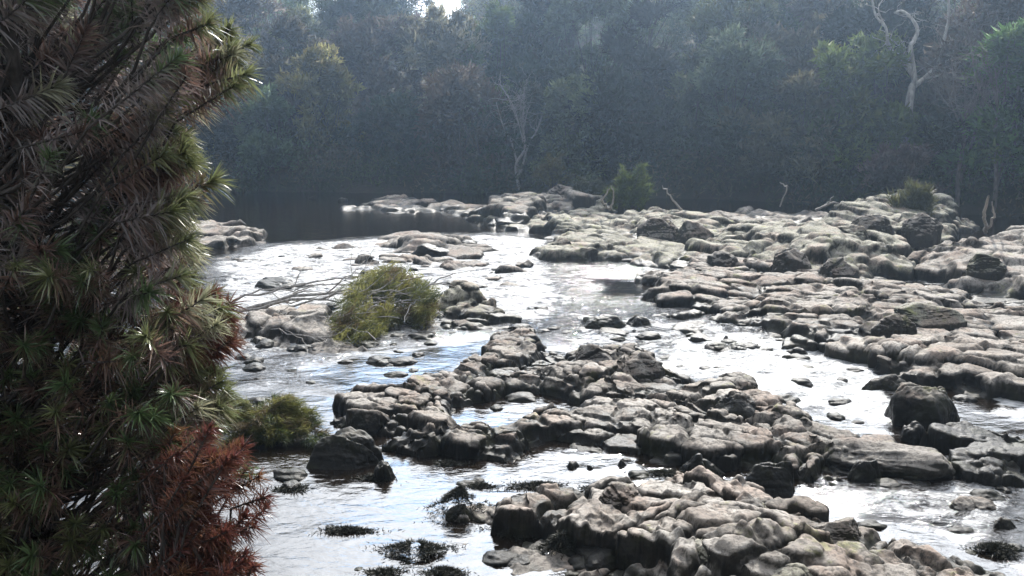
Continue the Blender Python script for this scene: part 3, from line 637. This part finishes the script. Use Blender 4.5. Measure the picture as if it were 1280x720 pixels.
# ------------------------------------------------------------------ foreground scoparia-like shrub on the left
def shrub(label, tips, root_xy, rootz, name, seed, group=None, trunks=4, toph=2.4):
    """tips: list of (pos, direction, length, tipcolour, oldcolour, size)"""
    rg = np.random.RandomState(seed)
    ox = np.array([root_xy[0], root_xy[1], rootz])
    e = empty(name, tuple(ox), label, 'shrub', group)
    lv = Acc(); st = Acc(); tk = Acc()
    tops = []
    for k in range(trunks):
        a = rg.uniform(0, 6.28); top = ox + np.array([math.cos(a) * 0.30, math.sin(a) * 0.22, rg.uniform(.5, .9) * min(2.4, toph)])
        pth = curve(ox + rg.normal(size=3) * (.04, .04, 0) - (0, 0, 0.1), top, rg.normal(size=3) * 0.08, 12, 0.012, rg)
        tops.append(pth); Vv, Ff = tube(pth - ox, np.linspace(0.045, 0.018, 12), 8); tk.add(Vv, Ff)
    for (P, d, ln, tc_, oc_, sz) in tips:
        P = np.array(P); d = unit(np.array(d))
        b0 = P - d * ln
        # stem back to the nearest trunk, lower down
        tr = tops[rg.randint(len(tops))]
        zz = b0[2] - 0.15 - 0.35 * np.linalg.norm((b0 - ox)[:2]); j = int(np.clip(np.searchsorted(tr[:, 2], zz), 1, len(tr) - 2))
        q = tr[j]
        pth = np.concatenate([curve(q, b0, np.array([0, 0, -0.10]), 7, 0.008, rg), [P - d * ln * 0.5, P]])
        Vv, Ff = tube(pth - ox, np.linspace(0.008, 0.003, len(pth)), 5); st.add(Vv, Ff)
        n_ = int(85 + 260 * ln)
        t = rg.beta(1.5, 1.0, n_)                          # along the shoot, denser at the tip
        t[-16:] = rg.uniform(0.93, 1, 16)
        base = (P - ox)[None] - d[None] * (ln * (1 - t))[:, None]
        rv = rg.normal(size=(n_, 3)); rv -= (rv @ d)[:, None] * d[None]; rv = unit(rv)
        ang = np.radians(np.interp(t, [0, 0.6, 0.93, 1], [82, 62, 50, 28])) * rg.uniform(0.7, 1.25, n_)
        dv = d[None] * np.cos(ang)[:, None] + rv * np.sin(ang)[:, None]
        L_ = rg.uniform(0.055, 0.095, n_) * sz * np.interp(t, [0, .9, 1], [1.0, 1.05, 0.8])
        mixf = sstep(0.55, 0.9, t + rg.normal(size=n_) * 0.08)[:, None]
        col = np.array(oc_)[None] * (1 - mixf) + np.array(tc_)[None] * mixf
        col = col * rg.uniform(0.6, 1.4, (n_, 1)) + rg.normal(size=(n_, 3)) * 0.004
        upv = dv * 0 + d[None]
        Vv, Ff, Cc = blades(base, dv, L_, 0.0060 * sz, np.clip(col, 0.004, 1), 3, rg.uniform(0.05, 0.45, n_), rg, updir=np.cross(dv, upv + rg.normal(size=(n_, 3)) * 0.35))
        lv.add(Vv, Ff, Cc)
    tk.build('trunk', M_BARK, e); st.build('branches', M_BARK, e); lv.build('foliage', M_LEAF, e, smooth=True)
    return e
rg = np.random.RandomState(9)
edge_y = [-200, 0, 60, 95, 118, 140, 200, 235, 262, 300, 345, 400, 440, 480, 520, 560, 600, 640, 680, 720, 900]
edge_x = [270, 262, 282, 296, 268, 205, 232, 262, 222, 240, 232, 286, 238, 290, 262, 240, 225, 218, 214, 210, 200]
GREEN = (0.12, 0.18, 0.075); GREEN2 = (0.18, 0.20, 0.09); PALE = (0.36, 0.36, 0.24); OLD = (0.20, 0.125, 0.10); MAUVE = (0.23, 0.19, 0.18); RUST = (0.135, 0.048, 0.036)
tips = []
def add_tip(px, py, D, kind):
    P = at_depth(px, py, D)
    d = np.array([rg.uniform(0.15, 0.8), -rg.uniform(-0.15, 0.7), rg.uniform(0.05, 0.75)])
    if py > 380 and px > 130 and rg.rand() < .10: tips.append((P, d + (.3, 0, 0), rg.uniform(.12, .2), (.20, .13, .08), (.13, .07, .05), rg.uniform(.7, .95))); return
    if kind == 'up':
        tc_, oc_ = (PALE if rg.rand() < 0.3 else OLD), MAUVE
        if rg.rand() < 0.4: tc_ = GREEN
        tips.append((P, d, rg.uniform(0.16, 0.34), tc_, oc_, rg.uniform(0.75, 1.1)))
    elif kind == 'edge':
        tips.append((P, (rg.uniform(.6, 1.1), -rg.uniform(-.2, .4), rg.uniform(.15, .6)), rg.uniform(0.14, 0.26), (GREEN2 if rg.rand() < .6 else PALE), (MAUVE if rg.rand() < .5 else OLD), rg.uniform(0.8, 1.05)))
    else:
        d = np.array([rg.uniform(-0.1, 0.6), -rg.uniform(0.2, 1.0), rg.uniform(0.1, 0.8)])
        tips.append((P, d, rg.uniform(0.08, 0.18), GREEN if rg.rand() < .7 else GREEN2, OLD, rg.uniform(0.75, 1.05)))
for k in range(640):
    py = rg.uniform(-170, 900); ex = np.interp(py, edge_y, edge_x) - 16
    px = ex - 20 - rg.rand() ** 1.1 * (ex + 160)
    up = py < 330 + rg.normal() * 50
    D = 2.45 + rg.rand() * 0.55 + (0.55 if rg.rand() < 0.45 else 0)
    add_tip(px, py, D, 'up' if up else 'low')
for k in range(120):
    add_tip(rg.uniform(-60, 215), rg.uniform(330, 800), 2.35 + rg.rand() * .5, 'low')
for k in range(90):
    py = rg.uniform(-60, 560); ex = np.interp(py, edge_y, edge_x); add_tip(ex - rg.normal() * 14 - 8, py, 2.55 + rg.rand() * 0.5, 'edge')
e1 = shrub('large spiky shrub with green rosettes and brown dead leaves filling the left side', tips, (-1.72, 2.75), 1.0, 'spiky_shrub', 5, trunks=5)
tips = []
for k in range(120):
    py = rg.uniform(535, 860); px = rg.uniform(215, np.interp(py, [535, 560, 600, 650, 700, 860], [285, 318, 332, 338, 318, 300])) 
    P = at_depth(px, py, 2.3 + rg.rand() * 0.35)
    tips.append((P, (rg.uniform(.35, .9), -rg.uniform(-.1, .4), rg.uniform(.3, .9)), rg.uniform(0.12, 0.24), (RUST if rg.rand() < .62 else (.20, .10, .05) if rg.rand() < .6 else GREEN), (0.15, 0.07, 0.05), rg.uniform(.55, .8)))
shrub('rust-red dying shrub at the lower right of the large spiky one', tips, (-0.95, 2.35), 1.05, 'spiky_shrub', 6, trunks=2, toph=.5)
tips = []
for k in range(26):
    py = rg.uniform(365, 440); px = rg.uniform(225, 292)
    P = at_depth(px, py, 2.75 + rg.rand() * 0.3)
    tips.append((P, (rg.uniform(.5, 1), -rg.uniform(-.1, .3), rg.uniform(.2, .7)), rg.uniform(0.12, 0.2), (.16, .07, .045), (.12, .048, .038), rg.uniform(.7, .9)))
for k in range(16):
    py = rg.uniform(440, 520); px = rg.uniform(210, 285)
    P = at_depth(px, py, 2.75 + rg.rand() * 0.3)
    tips.append((P, (rg.uniform(.5, 1), -rg.uniform(-.1, .3), rg.uniform(.1, .7)), rg.uniform(0.12, 0.2), GREEN2, (.14, .08, .06), rg.uniform(.7, .9)))
shrub('brown-tipped spiky shrub jutting out at mid height behind the large one', tips, (-1.25, 2.95), 0.85, 'spiky_shrub', 8, trunks=2, toph=1.0)

# ------------------------------------------------------------------ fallen tree in the rapids
def spray_foliage(acc, centers, dirs, n_, L_, rg, cols, spread=0.5, w_=0.006, size=0.28):
    for c, d in zip(centers, dirs):
        d = unit(np.array(d)); m_ = n_
        t = rg.uniform(0, 1, m_)
        b = np.array(c)[None] + d[None] * ((t - 0.5) * size)[:, None] + rg.normal(size=(m_, 3)) * size * 0.10
        dv = unit(d[None] + rg.normal(size=(m_, 3)) * spread)
        col = np.array(cols[rg.randint(len(cols))])[None] * rg.uniform(0.6, 1.4, (m_, 1))
        V, F, Cc = blades(b, dv, rg.uniform(0.6, 1.3, m_) * L_, w_, np.clip(col, 0.003, 1), 2, 0.15, rg)
        acc.add(V, F, Cc)
rg = np.random.RandomState(31)
b0 = np.array([*unproj(282, 392, 0.1), 0.1])
ft = empty('fallen_tree', tuple(b0), 'fallen tree with bare bleached limbs and a yellow-green leafy end lying in the rapids', 'tree')
br = Acc(); fo = Acc()
def pz(px, py, z): return np.array([*unproj(px, py, z), z])
mains = [((282, 392, .12), (560, 352, .50), .035), ((284, 396, .1), (535, 368, .40), .028), ((290, 378, .1), (500, 345, .42), .022), ((300, 400, .1), (500, 398, .25), .022), ((300, 370, .12), (470, 352, .35), .016),
         ((330, 398, .15), (470, 425, .10), .014), ((300, 408, .08), (440, 434, .05), .012), ((340, 385, .2), (540, 380, .32), .018)]
for (a, b, r0) in mains:
    p0, p1 = pz(*a), pz(*b); pth = curve(p0, p1, np.array([0, 0, 0.10]) + rg.normal(size=3) * .06, 14, 0.025, rg)
    V, F = tube(pth - b0, np.linspace(r0, 0.006, 14), 6); br.add(V, F)
    for q in range(9):
        j = rg.randint(3, 13); s0 = pth[j]; dd = unit(p1 - p0) + rg.normal(size=3) * (.45, .45, .3)
        pp = curve(s0, s0 + unit(dd) * rg.uniform(0.25, 0.8), rg.normal(size=3) * .06, 7, .01, rg)
        V, F = tube(pp - b0, np.linspace(r0 * .4, 0.003, 7), 4); br.add(V, F)
cen = []; dr = []
for k in range(210):
    a = rg.uniform(0, 1); px = 425 + 115 * a; top = np.interp(a, [0, .15, .5, .8, 1], [392, 350, 334, 345, 372]); bot = np.interp(a, [0, .3, .6, 1], [425, 425, 408, 400])
    f = rg.rand(); py = top + (bot - top) * f
    z = 0.04 + 0.62 * (1 - f) * (1 - abs(a - .5) * .6)
    base = pz(px, py, z) ; base[1] += rg.uniform(-0.25, 0.35)
    cen.append(base - b0); dr.append((-0.55 + rg.normal() * .35, -0.5 + rg.normal() * .3, -0.35 + rg.normal() * .35))
spray_foliage(fo, cen, dr, 120, 0.085, rg, [(.19, .19, .05), (.12, .135, .04), (.27, .26, .08), (.05, .06, .02), (.16, .12, .06)], 0.42, 0.008, 0.34)
br.build('branches', M_PALEBARK, ft); fo.build('foliage', M_GREEN, ft)

def small_bush(name, label, px, py, wpx, hpx, z0, seed, cols, upright=0.6, n_=40, per=60, L_=0.09, w_=0.008, cat='bush', group=None, mat=None, stems=8):
    rg = np.random.RandomState(seed); bx, by = unproj(px, py, z0); s = FPX / math.hypot(by, CAMH - z0)
    W = wpx / s; H = hpx / s; o = np.array([bx, by, z0])
    e = empty(name, (bx, by, z0), label, cat, group); a = Acc(); st = Acc(); cen = []; dr = []
    for k in range(n_):
        th = rg.uniform(0, 6.28); r = rg.rand() ** .6; z = rg.rand() ** .8
        rr = r * math.sqrt(max(0.05, 1 - (z * .9) ** 2)) * (1 + .35 * math.sin(th * 3 + seed)); z *= .75 + .4 * math.sin(th * 2 + seed * 2) * r + .15 * rg.normal()
        cen.append((math.cos(th) * rr * W / 2, math.sin(th) * rr * W * .35, H * (0.12 + .8 * z)))
        dr.append((math.cos(th) * (1 - upright), math.sin(th) * (1 - upright), upright))
    spray_foliage(a, cen, dr, per, L_, rg, cols, .55, w_, L_ * 2.0)
    for k in range(stems):
        c = np.array(cen[rg.randint(len(cen))]); V, F = tube(curve(np.array([0, 0, -.1]), c, rg.normal(size=3) * W * .05, 6), np.linspace(.012, .004, 6), 4); st.add(V, F)
    st.build('stem', M_BARK, e); a.build('foliage', mat or M_GREEN, e); return e
YG = [(.15, .155, .045), (.07, .09, .028), (.21, .20, .065), (.13, .10, .05)]
small_bush('small_bush', 'low bright green bush on the rocks left of the black shadowed boulder', 338, 545, 122, 44, 0.0, 41, YG, .15, 190, 150, .08, .005, stems=4)
small_bush('small_bush', 'soft green bush at the forest foot behind the pale shelf', 785, 262, 54, 50, 0.2, 42, [(.10, .13, .03), (.07, .10, .03)], .6, 60, 80, .18, .03)
small_bush('small_bush', 'tuft of olive scrub on top of the lichen-spotted rock heap', 1142, 266, 44, 26, 0.5, 43, [(.12, .12, .05), (.08, .085, .035)], .85, 50, 70, .22, .025)
small_bush('small_bush', 'dull yellow bush under the forest above the dark rock bank', 690, 232, 40, 34, 0.5, 44, [(.15, .13, .03), (.10, .09, .03)], .5, 40, 60, .2, .03)
small_bush('small_bush', 'grey-green shrub hugging the bank behind the dark rock bank', 735, 248, 50, 22, 0.4, 45, [(.06, .07, .045), (.08, .09, .05)], .4, 40, 60, .2, .03)

# black moss and water weed clumps on the shallows
MC = [(150, 100)]
MOSS = [(520, 690, 80, 26, 'moss clump nearest the bottom left of the oval slab'), (575, 640, 72, 40, 'ragged moss clump between the bright water and the pale blocky stone'), (672, 608, 92, 15, 'long dark weed bed in front of the middle shelf'),
        (752, 612, 60, 13, 'weed strip touching the back of the nearest shelf'), (470, 598, 48, 14, 'weed trailing from the small black stone'), (364, 612, 52, 14, 'weed patch in the bright water beside the rust-red shrub'),
        (650, 664, 66, 22, 'moss under the flat oval slab'), (700, 690, 46, 50, 'black moss tongue at the left end of the black hollow'), (430, 664, 70, 12, 'thin trailing weed in the shallow at lower left'), (600, 608, 40, 10, 'small weed patch left of the long weed bed'),
        (555, 716, 60, 14, 'weed mat on the bottom edge'),  (480, 716, 50, 9, 'weed wisps at the bottom edge left of the weed mat'), (1245, 690, 50, 20, 'dark weed clump at the right edge of the foamy pool'),
        (830, 592, 50, 10, 'weed at the foot of the black undercut block'), (560, 580, 40, 9, 'weed in front of the left arm of the middle shelf'), (620, 570, 46, 9, 'weed right below the middle shelf front face')]
for i, (px, py, wp, hp, lb) in enumerate(MOSS):
    rg = np.random.RandomState(500 + i); bx, by = unproj(px, py, 0.0); s = FPX / math.hypot(by, CAMH); W = wp / s; W *= 1.25; Dp = min(W * .7, max(hp / s * 2.2, 0.14)); H = 0.02 if hp < 18 else 0.06 if hp < 30 else 0.16
    n_ = int((3600 if hp > 18 else 1500) * (wp / 60)); th = rg.uniform(0, 6.28, n_); r = np.abs(rg.normal(size=n_)) * .42 * (1 + .35 * np.sin(th * 3 + i) + .2 * np.sin(th * 7))
    hx = np.cos(th) * r * W / 2; hy = np.sin(th) * r * Dp / 2
    hole = vnoise(hx * 14 + i * 9, hy * 22, i) + .35 * vnoise(hx * 50, hy * 60, i + 3) > (0.50 if hp > 18 else .28)
    hz = H * np.clip(1 - r, 0, 1) * (0.6 + .8 * vnoise(hx * 9, hy * 9, i + 9)) - 0.005
    b = np.stack([hx, hy, hz], 1)[hole]; m_ = len(b)
    dv = unit(np.stack([np.cos(th), np.sin(th), np.full(n_, .7)], 1)[hole] + rg.normal(size=(m_, 3)) * .7)
    col = np.array([.022, .023, .015])[None] * rg.uniform(.4, 1.7, (m_, 1))
    V, F, Cc = blades(b, dv, rg.uniform(.015, .05, m_), .006, col, 2, .3, rg)
    o = mesh_np('moss_clump', V, F, M_MOSS, attrs={'col': Cc}, loc=(bx, by, 0.0)); tag(o, lb, 'moss', 'dark moss and weed clumps in the shallows')

# ------------------------------------------------------------------ forest on the far bank
def make_tree(kind, seed, H, W, nleaf, leaf=0.21):
    rg = np.random.RandomState(seed); tr = Acc(); cw = Acc()
    nl = rg.randint(15, 22); lobes = []
    for k in range(nl):
        z = rg.uniform(0.12 if kind != 'tall' else .3, .93); rmax = math.sqrt(max(0.05, 1 - ((z - .45) / .6) ** 2))
        a = rg.uniform(0, 6.28); r = rg.uniform(.2, .85) * rmax * W / 2
        lobes.append((math.cos(a) * r, math.sin(a) * r, z * H, rg.uniform(.11, .19) * W))
    lobes.append((0, 0, H * .9, W * .13))
    ns = 2 if kind == 'tall' else 4
    for k in range(ns):
        top = np.array(lobes[rg.randint(nl)][:3]) * (.7, .7, 1)
        p = curve(np.array([rg.normal() * .1, rg.normal() * .1, -.4]), top, rg.normal(size=3) * .15, 10, .04, rg)
        V, F = tube(p, np.linspace(.09 * H / 5, .02, 10), 6); tr.add(V, F)
        for L_ in lobes[k::ns]:
            q = p[rg.randint(3, 8)]; V, F = tube(curve(q, np.array(L_[:3]), rg.normal(size=3) * .15, 7, .02, rg), np.linspace(.03, .008, 7), 4); tr.add(V, F)
    base = {'green': (.095, .150, .042), 'olive': (.165, .165, .050), 'brown': (.140, .110, .080), 'dark': (.030, .052, .022), 'tall': (.036, .056, .026)}[kind]
    per = nleaf // len(lobes)
    for (x, y, z, r) in lobes:
        # clumps inside a lobe: tufts of leaves around short twigs
        lobe_t = rg.uniform(.65, 1.5); nt_ = 18; tc_ = unit(rg.normal(size=(nt_, 3))) * (rg.rand(nt_, 1) ** .4) * r * (1, 1, .85)
        for c in tc_:
            m_ = per // nt_; o = np.array([x, y, z]) + c
            out_ = unit(c[None] + np.array([0, 0, r * .7])[None] + rg.normal(size=(m_, 3)) * r * .75)
            b = o[None] + rg.normal(size=(m_, 3)) * r * .16
            shade = rg.uniform(.85, 1.2) * lobe_t
            col = np.array(base)[None] * shade * rg.uniform(.8, 1.2, (m_, 1)) + (np.array([.03, .015, 0]) * (rg.rand() < .15))[None]
            V, F, Cc = blades(b, out_, rg.uniform(.6, 1.5, m_) * leaf, leaf * .30, np.clip(col, .003, 1), 1, .1, rg, tipw=.25)
            nn_ = unit(unit(V - np.array([x, y, z - r * .3])) + .5 * unit(V - np.array([0, 0, H * .35])) + rg.normal(size=V.shape) * .15)
            cw.add(V, F, Cc, nn_)
    return tr, cw
def place(src, x, y, z, sx, sz, rot, label, group):
    e = empty(src[2], (x, y, z), label, 'tree', group); e.rotation_euler = (0, 0, rot); e.scale = (sx, sx, sz)
    for o in src[:2]:
        c = o.copy(); c.parent = e; C.objects.link(c)
    return e
protos = {}
for i, (nm, kind, H, W, nl) in enumerate([('g1', 'green', 4.6, 4.4, 15000), ('g2', 'green', 5.2, 3.8, 14000), ('o1', 'olive', 4.2, 4.4, 15000), ('o2', 'olive', 4.8, 4.2, 14000), ('b1', 'brown', 4.4, 4.0, 9000), ('d1', 'dark', 5.0, 4.4, 15000), ('d2', 'dark', 3.6, 4.2, 13000), ('t1', 'tall', 8.0, 4.0, 15000)]):
    tr, cw = make_tree(kind, 900 + i, H, W, nl)
    a = tr.build('trunk', M_BARK); b = cw.build('crown', M_TREE)
    C.objects.unlink(a); C.objects.unlink(b); protos[nm] = (a, b, 'forest_tree')
desc = {'g1': 'round mid-green', 'g2': 'upright mid-green', 'o1': 'round olive', 'o2': 'loose olive', 'b1': 'thin brownish', 'd1': 'dense dark green', 'd2': 'squat dark green', 't1': 'tall dark slender'}
ordn = ['first', 'second', 'third', 'fourth', 'fifth', 'sixth', 'seventh', 'eighth', 'ninth', 'tenth', 'eleventh', 'twelfth', 'thirteenth', 'fourteenth', 'fifteenth', 'sixteenth', 'seventeenth', 'eighteenth', 'nineteenth', 'twentieth']
rg = np.random.RandomState(17)
rows = [(1.2, 19, ['d2', 'g1', 'd1', 'o1', 'd2', 'g1', 'o2', 'd2', 'b1', 'd1', 'g1', 'd2', 'd1', 'g2', 'o1', 'g1', 'b1', 'd2', 'g1'], 'in the waterside row of the far bank', .92),
        (5.0, 18, ['d1', 'g2', 'd1', 'g1', 'b1', 'o1', 'b1', 'o2', 'g2', 'd1', 'g2', 'd1', 'g1', 'o1', 'd1', 'b1', 'b1', 'd1'], 'in the second row up the far slope', 1.02),
        (10.0, 17, ['d1', 't1', 'g1', 'o1', 'b1', 'o2', 'g2', 'b1', 'd1', 't1', 't1', 'g2', 'g1', 'd1', 'b1', 'g2', 'd1'], 'in the third row up the far slope', 1.08)]
for ri, (off, n_, kinds, rowname, sc) in enumerate(rows):
    for k in range(n_):
        px = -30 + 1340 * (k + .5) / n_ + rg.uniform(-22, 22)
        # find the depth where the bank stands at this bearing
        a = (px - 640) / FPX; yy = 20.0
        while yy < bank_y(a * yy) + off + 0.0: yy += .1
        yy += rg.uniform(-.5, .9) * (1 + ri * .6)
        if ri == 1 and 1070 < px < 1200: yy += 4.5
        if ri == 0 and 1080 < px < 1190: yy -= 2.2
        x = a * yy / math.cos(PITCH) * .99
        z = float(terrain(np.array([x]), np.array([yy]))[0])
        s = sc * rg.uniform(.85, 1.18)
        if ri == 0 and 1080 < px < 1190: s *= .62
        if ri == 2 and (370 < px < 460 or 530 < px < 600 or 1040 < px < 1110 or px > 1205): s *= .66
        place(protos[kinds[k]], x, yy, z - .15, s * rg.uniform(.95, 1.15), s, rg.uniform(0, 6.28),
              '%s tree %s, %s from the left' % (desc[kinds[k]], rowname, ordn[k]), 'trees on the far bank')
# upper slope: one wood that reads as a mass
wd = Acc(); tmpl = []
for k, kind in enumerate(['green', 'olive', 'dark', 'brown', 'green']):
    tr, cw = make_tree(kind, 950 + k, 5.0, 4.8, 4300, .20); tmpl.append((np.concatenate(cw.V), np.concatenate(cw.F), np.concatenate(cw.C), np.concatenate(cw.Nn)))
for k in range(150):
    px = rg.uniform(-160, 1440); D = rg.uniform(15, 44); a = (px - 640) / FPX; yy = 34 + D; yy -= max(0, a) * 14; x = a * yy
    z = float(terrain(np.array([x]), np.array([yy]))[0]); V, F, Cc, Nw = tmpl[rg.randint(5)]
    s = rg.uniform(.75, 1.15); 
    if 385 < px < 445 or 535 < px < 590 or 1050 < px < 1092 or px > 1212: s *= .5
    if (395 < px < 435 or 1060 < px < 1085 or 545 < px < 580 or px > 1225) and D > 24: continue
    th = rg.uniform(0, 6.28); R2 = np.array([[math.cos(th), -math.sin(th), 0], [math.sin(th), math.cos(th), 0], [0, 0, 1]])
    wd.add(V @ R2.T * s + (x, yy, z - .3), F, Cc * rg.uniform(.6, 1.5), Nw @ R2.T)
o = wd.build('hillside_wood', M_TREE); tag(o, 'hazy dark wood covering the upper slope behind the riverside trees', 'wood', kind='stuff')
# understorey along the bank
us = Acc()
for k in range(420):
    px = rg.uniform(-60, 1340); a = (px - 640) / FPX; yy = 20.0
    while yy < bank_y(a * yy) + .1: yy += .2
    yy += rg.uniform(-.3, 5); x = a * yy; z = float(terrain(np.array([x]), np.array([yy]))[0]); m_ = 170
    c = rg.normal(size=(m_, 3)) * (.5, .4, .35) + (x, yy, z + .35)
    dv = unit(rg.normal(size=(m_, 3)) + (0, 0, .8)); col = np.array([(.04, .05, .02), (.06, .05, .03), (.03, .04, .02)][k % 3])[None] * rg.uniform(.5, 1.5, (m_, 1))
    V, F, Cc = blades(c, dv, rg.uniform(.12, .3, m_), .05, col, 1, .1, rg, tipw=.2); us.add(V, F, Cc)
tag(us.build('bank_undergrowth', M_TREE), 'dark tangled undergrowth along the foot of the forest', 'undergrowth', kind='stuff')

# bare trees
def bare_tree(name, label, px, py, D, limbs, mat, r0, seed, group=None, twigs=0, tw_len=1.0, tw_r=.012):
    """limbs: list of pixel polylines with depth offsets; the first starts at the ground"""
    rg = np.random.RandomState(seed); o = at_depth(px, py, D); z = float(terrain(np.array([o[0]]), np.array([o[1]]))[0]); o0 = np.array([o[0], o[1], min(z, o[2])])
    e = empty(name, tuple(o0), label, 'tree', group); A0 = Acc(); T = Acc()
    for li, (pts, ra, rb) in enumerate(limbs):
        A = T if li == 0 else A0
        P = [at_depth(a, b, D + dd) for a, b, dd in pts]
        if li == 0: P = [o0 - (0, 0, .2)] + P
        P = np.array(P); t = np.linspace(0, len(P) - 1, len(P) * 5); i0 = np.clip(t.astype(int), 0, len(P) - 2); f = (t - i0)[:, None]
        Pm = np.concatenate([[2 * P[0] - P[1]], P, [2 * P[-1] - P[-2]]]); a, b, c, d = Pm[i0], Pm[i0 + 1], Pm[i0 + 2], Pm[i0 + 3]
        Q = .5 * ((2 * b) + (-a + c) * f + (2 * a - 5 * b + 4 * c - d) * f ** 2 + (-a + 3 * b - 3 * c + d) * f ** 3)
        V, F = tube(Q - o0, np.linspace(ra, rb, len(Q)), 7); A.add(V, F)
        for k in range(twigs if li else 0):
            q = Q[rg.randint(len(Q) // 3, len(Q))]; p1 = q + unit(rg.normal(size=3) + (0, -.2, .5)) * rg.uniform(.3, 1) * tw_len
            pp = curve(q, p1, rg.normal(size=3) * .1 * tw_len, 6, .03 * tw_len, rg); V, F = tube(pp - o0, np.linspace(tw_r, .004, 6), 4); A.add(V, F)
            for q2 in range(3 if li else 0):
                s0 = pp[rg.randint(2, 6)]; V, F = tube(curve(s0, s0 + unit(rg.normal(size=3)) * rg.uniform(.15, .4) * tw_len, rg.normal(size=3) * .04, 5), np.linspace(tw_r * .6, .004, 5), 3); A.add(V, F)
    T.build('trunk', mat, e); A0.build('crown', mat, e)
    return e
bare_tree('dead_tree', 'tall bleached dead tree with curling white limbs at the upper right', 1136, 200, 29.0,
          [([(1136, 140, 0), (1140, 108, 0)], .15, .12), ([(1140, 108, 0), (1143, 98, 0), (1138, 60, 0), (1142, 52, 0), (1147, 38, .1), (1140, 24, .2), (1128, 14, .3), (1118, 16, .2)], .10, .035),
           ([(1143, 98, 0), (1132, 82, 0), (1120, 72, .1), (1110, 52, .1), (1107, 34, 0), (1095, 20, 0), (1090, 0, 0)], .075, .03), ([(1140, 90, 0), (1128, 62, 0), (1112, 48, 0)], .05, .02),
           ([(1140, 110, 0), (1155, 98, .2), (1172, 80, .3), (1180, 50, .3), (1186, 20, .2), (1184, -20, 0)], .085, .035), ([(1158, 98, .2), (1176, 92, 0), (1184, 70, 0)], .04, .015), ([(1107, 34, 0), (1098, 10, 0), (1112, -10, 0)], .03, .01)], M_DEAD, .2, 3, twigs=9, tw_len=.9)
rgb_ = np.random.RandomState(5)
for i, (px, py, top, lb, mt) in enumerate([(650, 225, 98, 'bare silvery twiggy tree in the middle of the far bank', M_PALEBARK), (1200, 235, 70, 'grey leafless scrub tree left of the right frame edge', M_GREYBARK), (1245, 240, 40, 'grey leafless scrub tree at the right frame edge', M_GREYBARK), (1215, 200, 10, 'tall grey twiggy tree beside the bleached dead tree', M_GREYBARK), (1272, 200, -10, 'tallest grey twiggy tree cut by the right frame edge', M_GREYBARK)]):
    limbs = [([(px + rgb_.uniform(-9, 9), py - 18, 0), (px + rgb_.uniform(-8, 8), (py + top) / 2 + 25, 0), (px + 4, (py + top) / 2, 0)], .07, .045)]
    for k in range(2):
        sx_ = rgb_.choice([-1, 1]) * rgb_.uniform(14, 30); limbs.append(([(px, py - 6, 0), (px + sx_ * .5, py - 45, .3), (px + sx_, (py + top) / 2, 0), (px + sx_ * 1.5, top + 30, 0)], .05, .012))
    for k in range(6):
        ex = px + rgb_.uniform(-38, 38); limbs.append(([(px + 4, (py + top) / 2 + rgb_.uniform(0, 18), 0), ((px + ex) / 2 + rgb_.uniform(-6, 6), (py + 2 * top) / 3 + rgb_.uniform(-8, 8), rgb_.uniform(-.5, .5)), (ex, top + rgb_.uniform(0, 35), rgb_.uniform(-1, 1))], .024, .008))
    D = [34.5, 27.2, 26.5, 29, 28][i]
    bare_tree('bare_tree', lb, px, py, D, limbs, mt, .1, 60 + i, 'bare twiggy trees on the far bank', twigs=20, tw_len=1.0, tw_r=.011)

def sticks(label, pts_list, seed, mat=M_PALEBARK, name='driftwood'):
    P0 = pz(*pts_list[0][0][0]); e = Acc()
    for pts, ra, rb in pts_list:
        P = np.array([pz(*p) for p in pts]); t = np.linspace(0, len(P) - 1, 12); Q = np.stack([np.interp(t, range(len(P)), P[:, k]) for k in range(3)], 1)
        Q[1:-1] += np.random.RandomState(seed).normal(size=(10, 3)) * .015
        V, F = tube(Q - P0, np.linspace(ra, rb, 12), 6); e.add(V, F)
    o = e.build('driftwood', mat, loc=tuple(P0)); return tag(o, label, 'driftwood', 'driftwood branches stranded on the rocks')
sticks('forked pale driftwood branch standing at the right end of the pale shelf', [([(762, 262, .4), (752, 250, .7), (762, 236, 1.1)], .04, .015), ([(762, 262, .4), (768, 246, .8), (764, 232, 1.2)], .03, .012)], 1)
sticks('bent grey driftwood at the foot of the grey scrub at the right edge', [([(1232, 290, .3), (1230, 268, .8), (1236, 245, 1.5)], .05, .02), ([(1232, 288, .3), (1244, 270, .9), (1240, 252, 1.3)], .03, .012)], 2)
sticks('thin stick poking from the bank left of the lichen-spotted heap', [([(1020, 262, .4), (1045, 252, .8), (1062, 262, .5)], .035, .02), ([(1030, 258, .5), (1042, 245, 1.0)], .02, .01)], 3)
sticks('pale stick leaning at the forest edge right of the pale shelf', [([(852, 262, .4), (838, 246, .9), (828, 232, 1.4)], .03, .012)], 4)
sticks('thin white twig in the shadow below the forest', [([(975, 258, .5), (985, 234, 1.3), (975, 228, 1.5)], .02, .01)], 5)

# ------------------------------------------------------------------ air
def haze():
    m, nt_, o = newmat('valley haze'); n = N(nt_)
    v_ = n('VolumePrincipled', {'Color': (0.55, 0.75, 1.0, 1), 'Density': 0.0021, 'Anisotropy': 0.72}); nt_.links.new(v_.outputs[0], o.inputs['Volume'])
    x0, x1, y0, y1, z0, z1 = -1600, 1600, -30, 1600, -2.0, 30
    V = np.array([(x, y, z) for z in (z0, z1) for y in (y0, y1) for x in (x0, x1)], float)
    F = np.array([(0, 2, 3, 1), (4, 5, 7, 6), (0, 1, 5, 4), (2, 6, 7, 3), (0, 4, 6, 2), (1, 3, 7, 5)])
    ob = mesh_np('haze', V, F, m, smooth=False); tag(ob, 'thin blue-grey backlit haze filling the river valley', 'haze', kind='stuff')
haze()
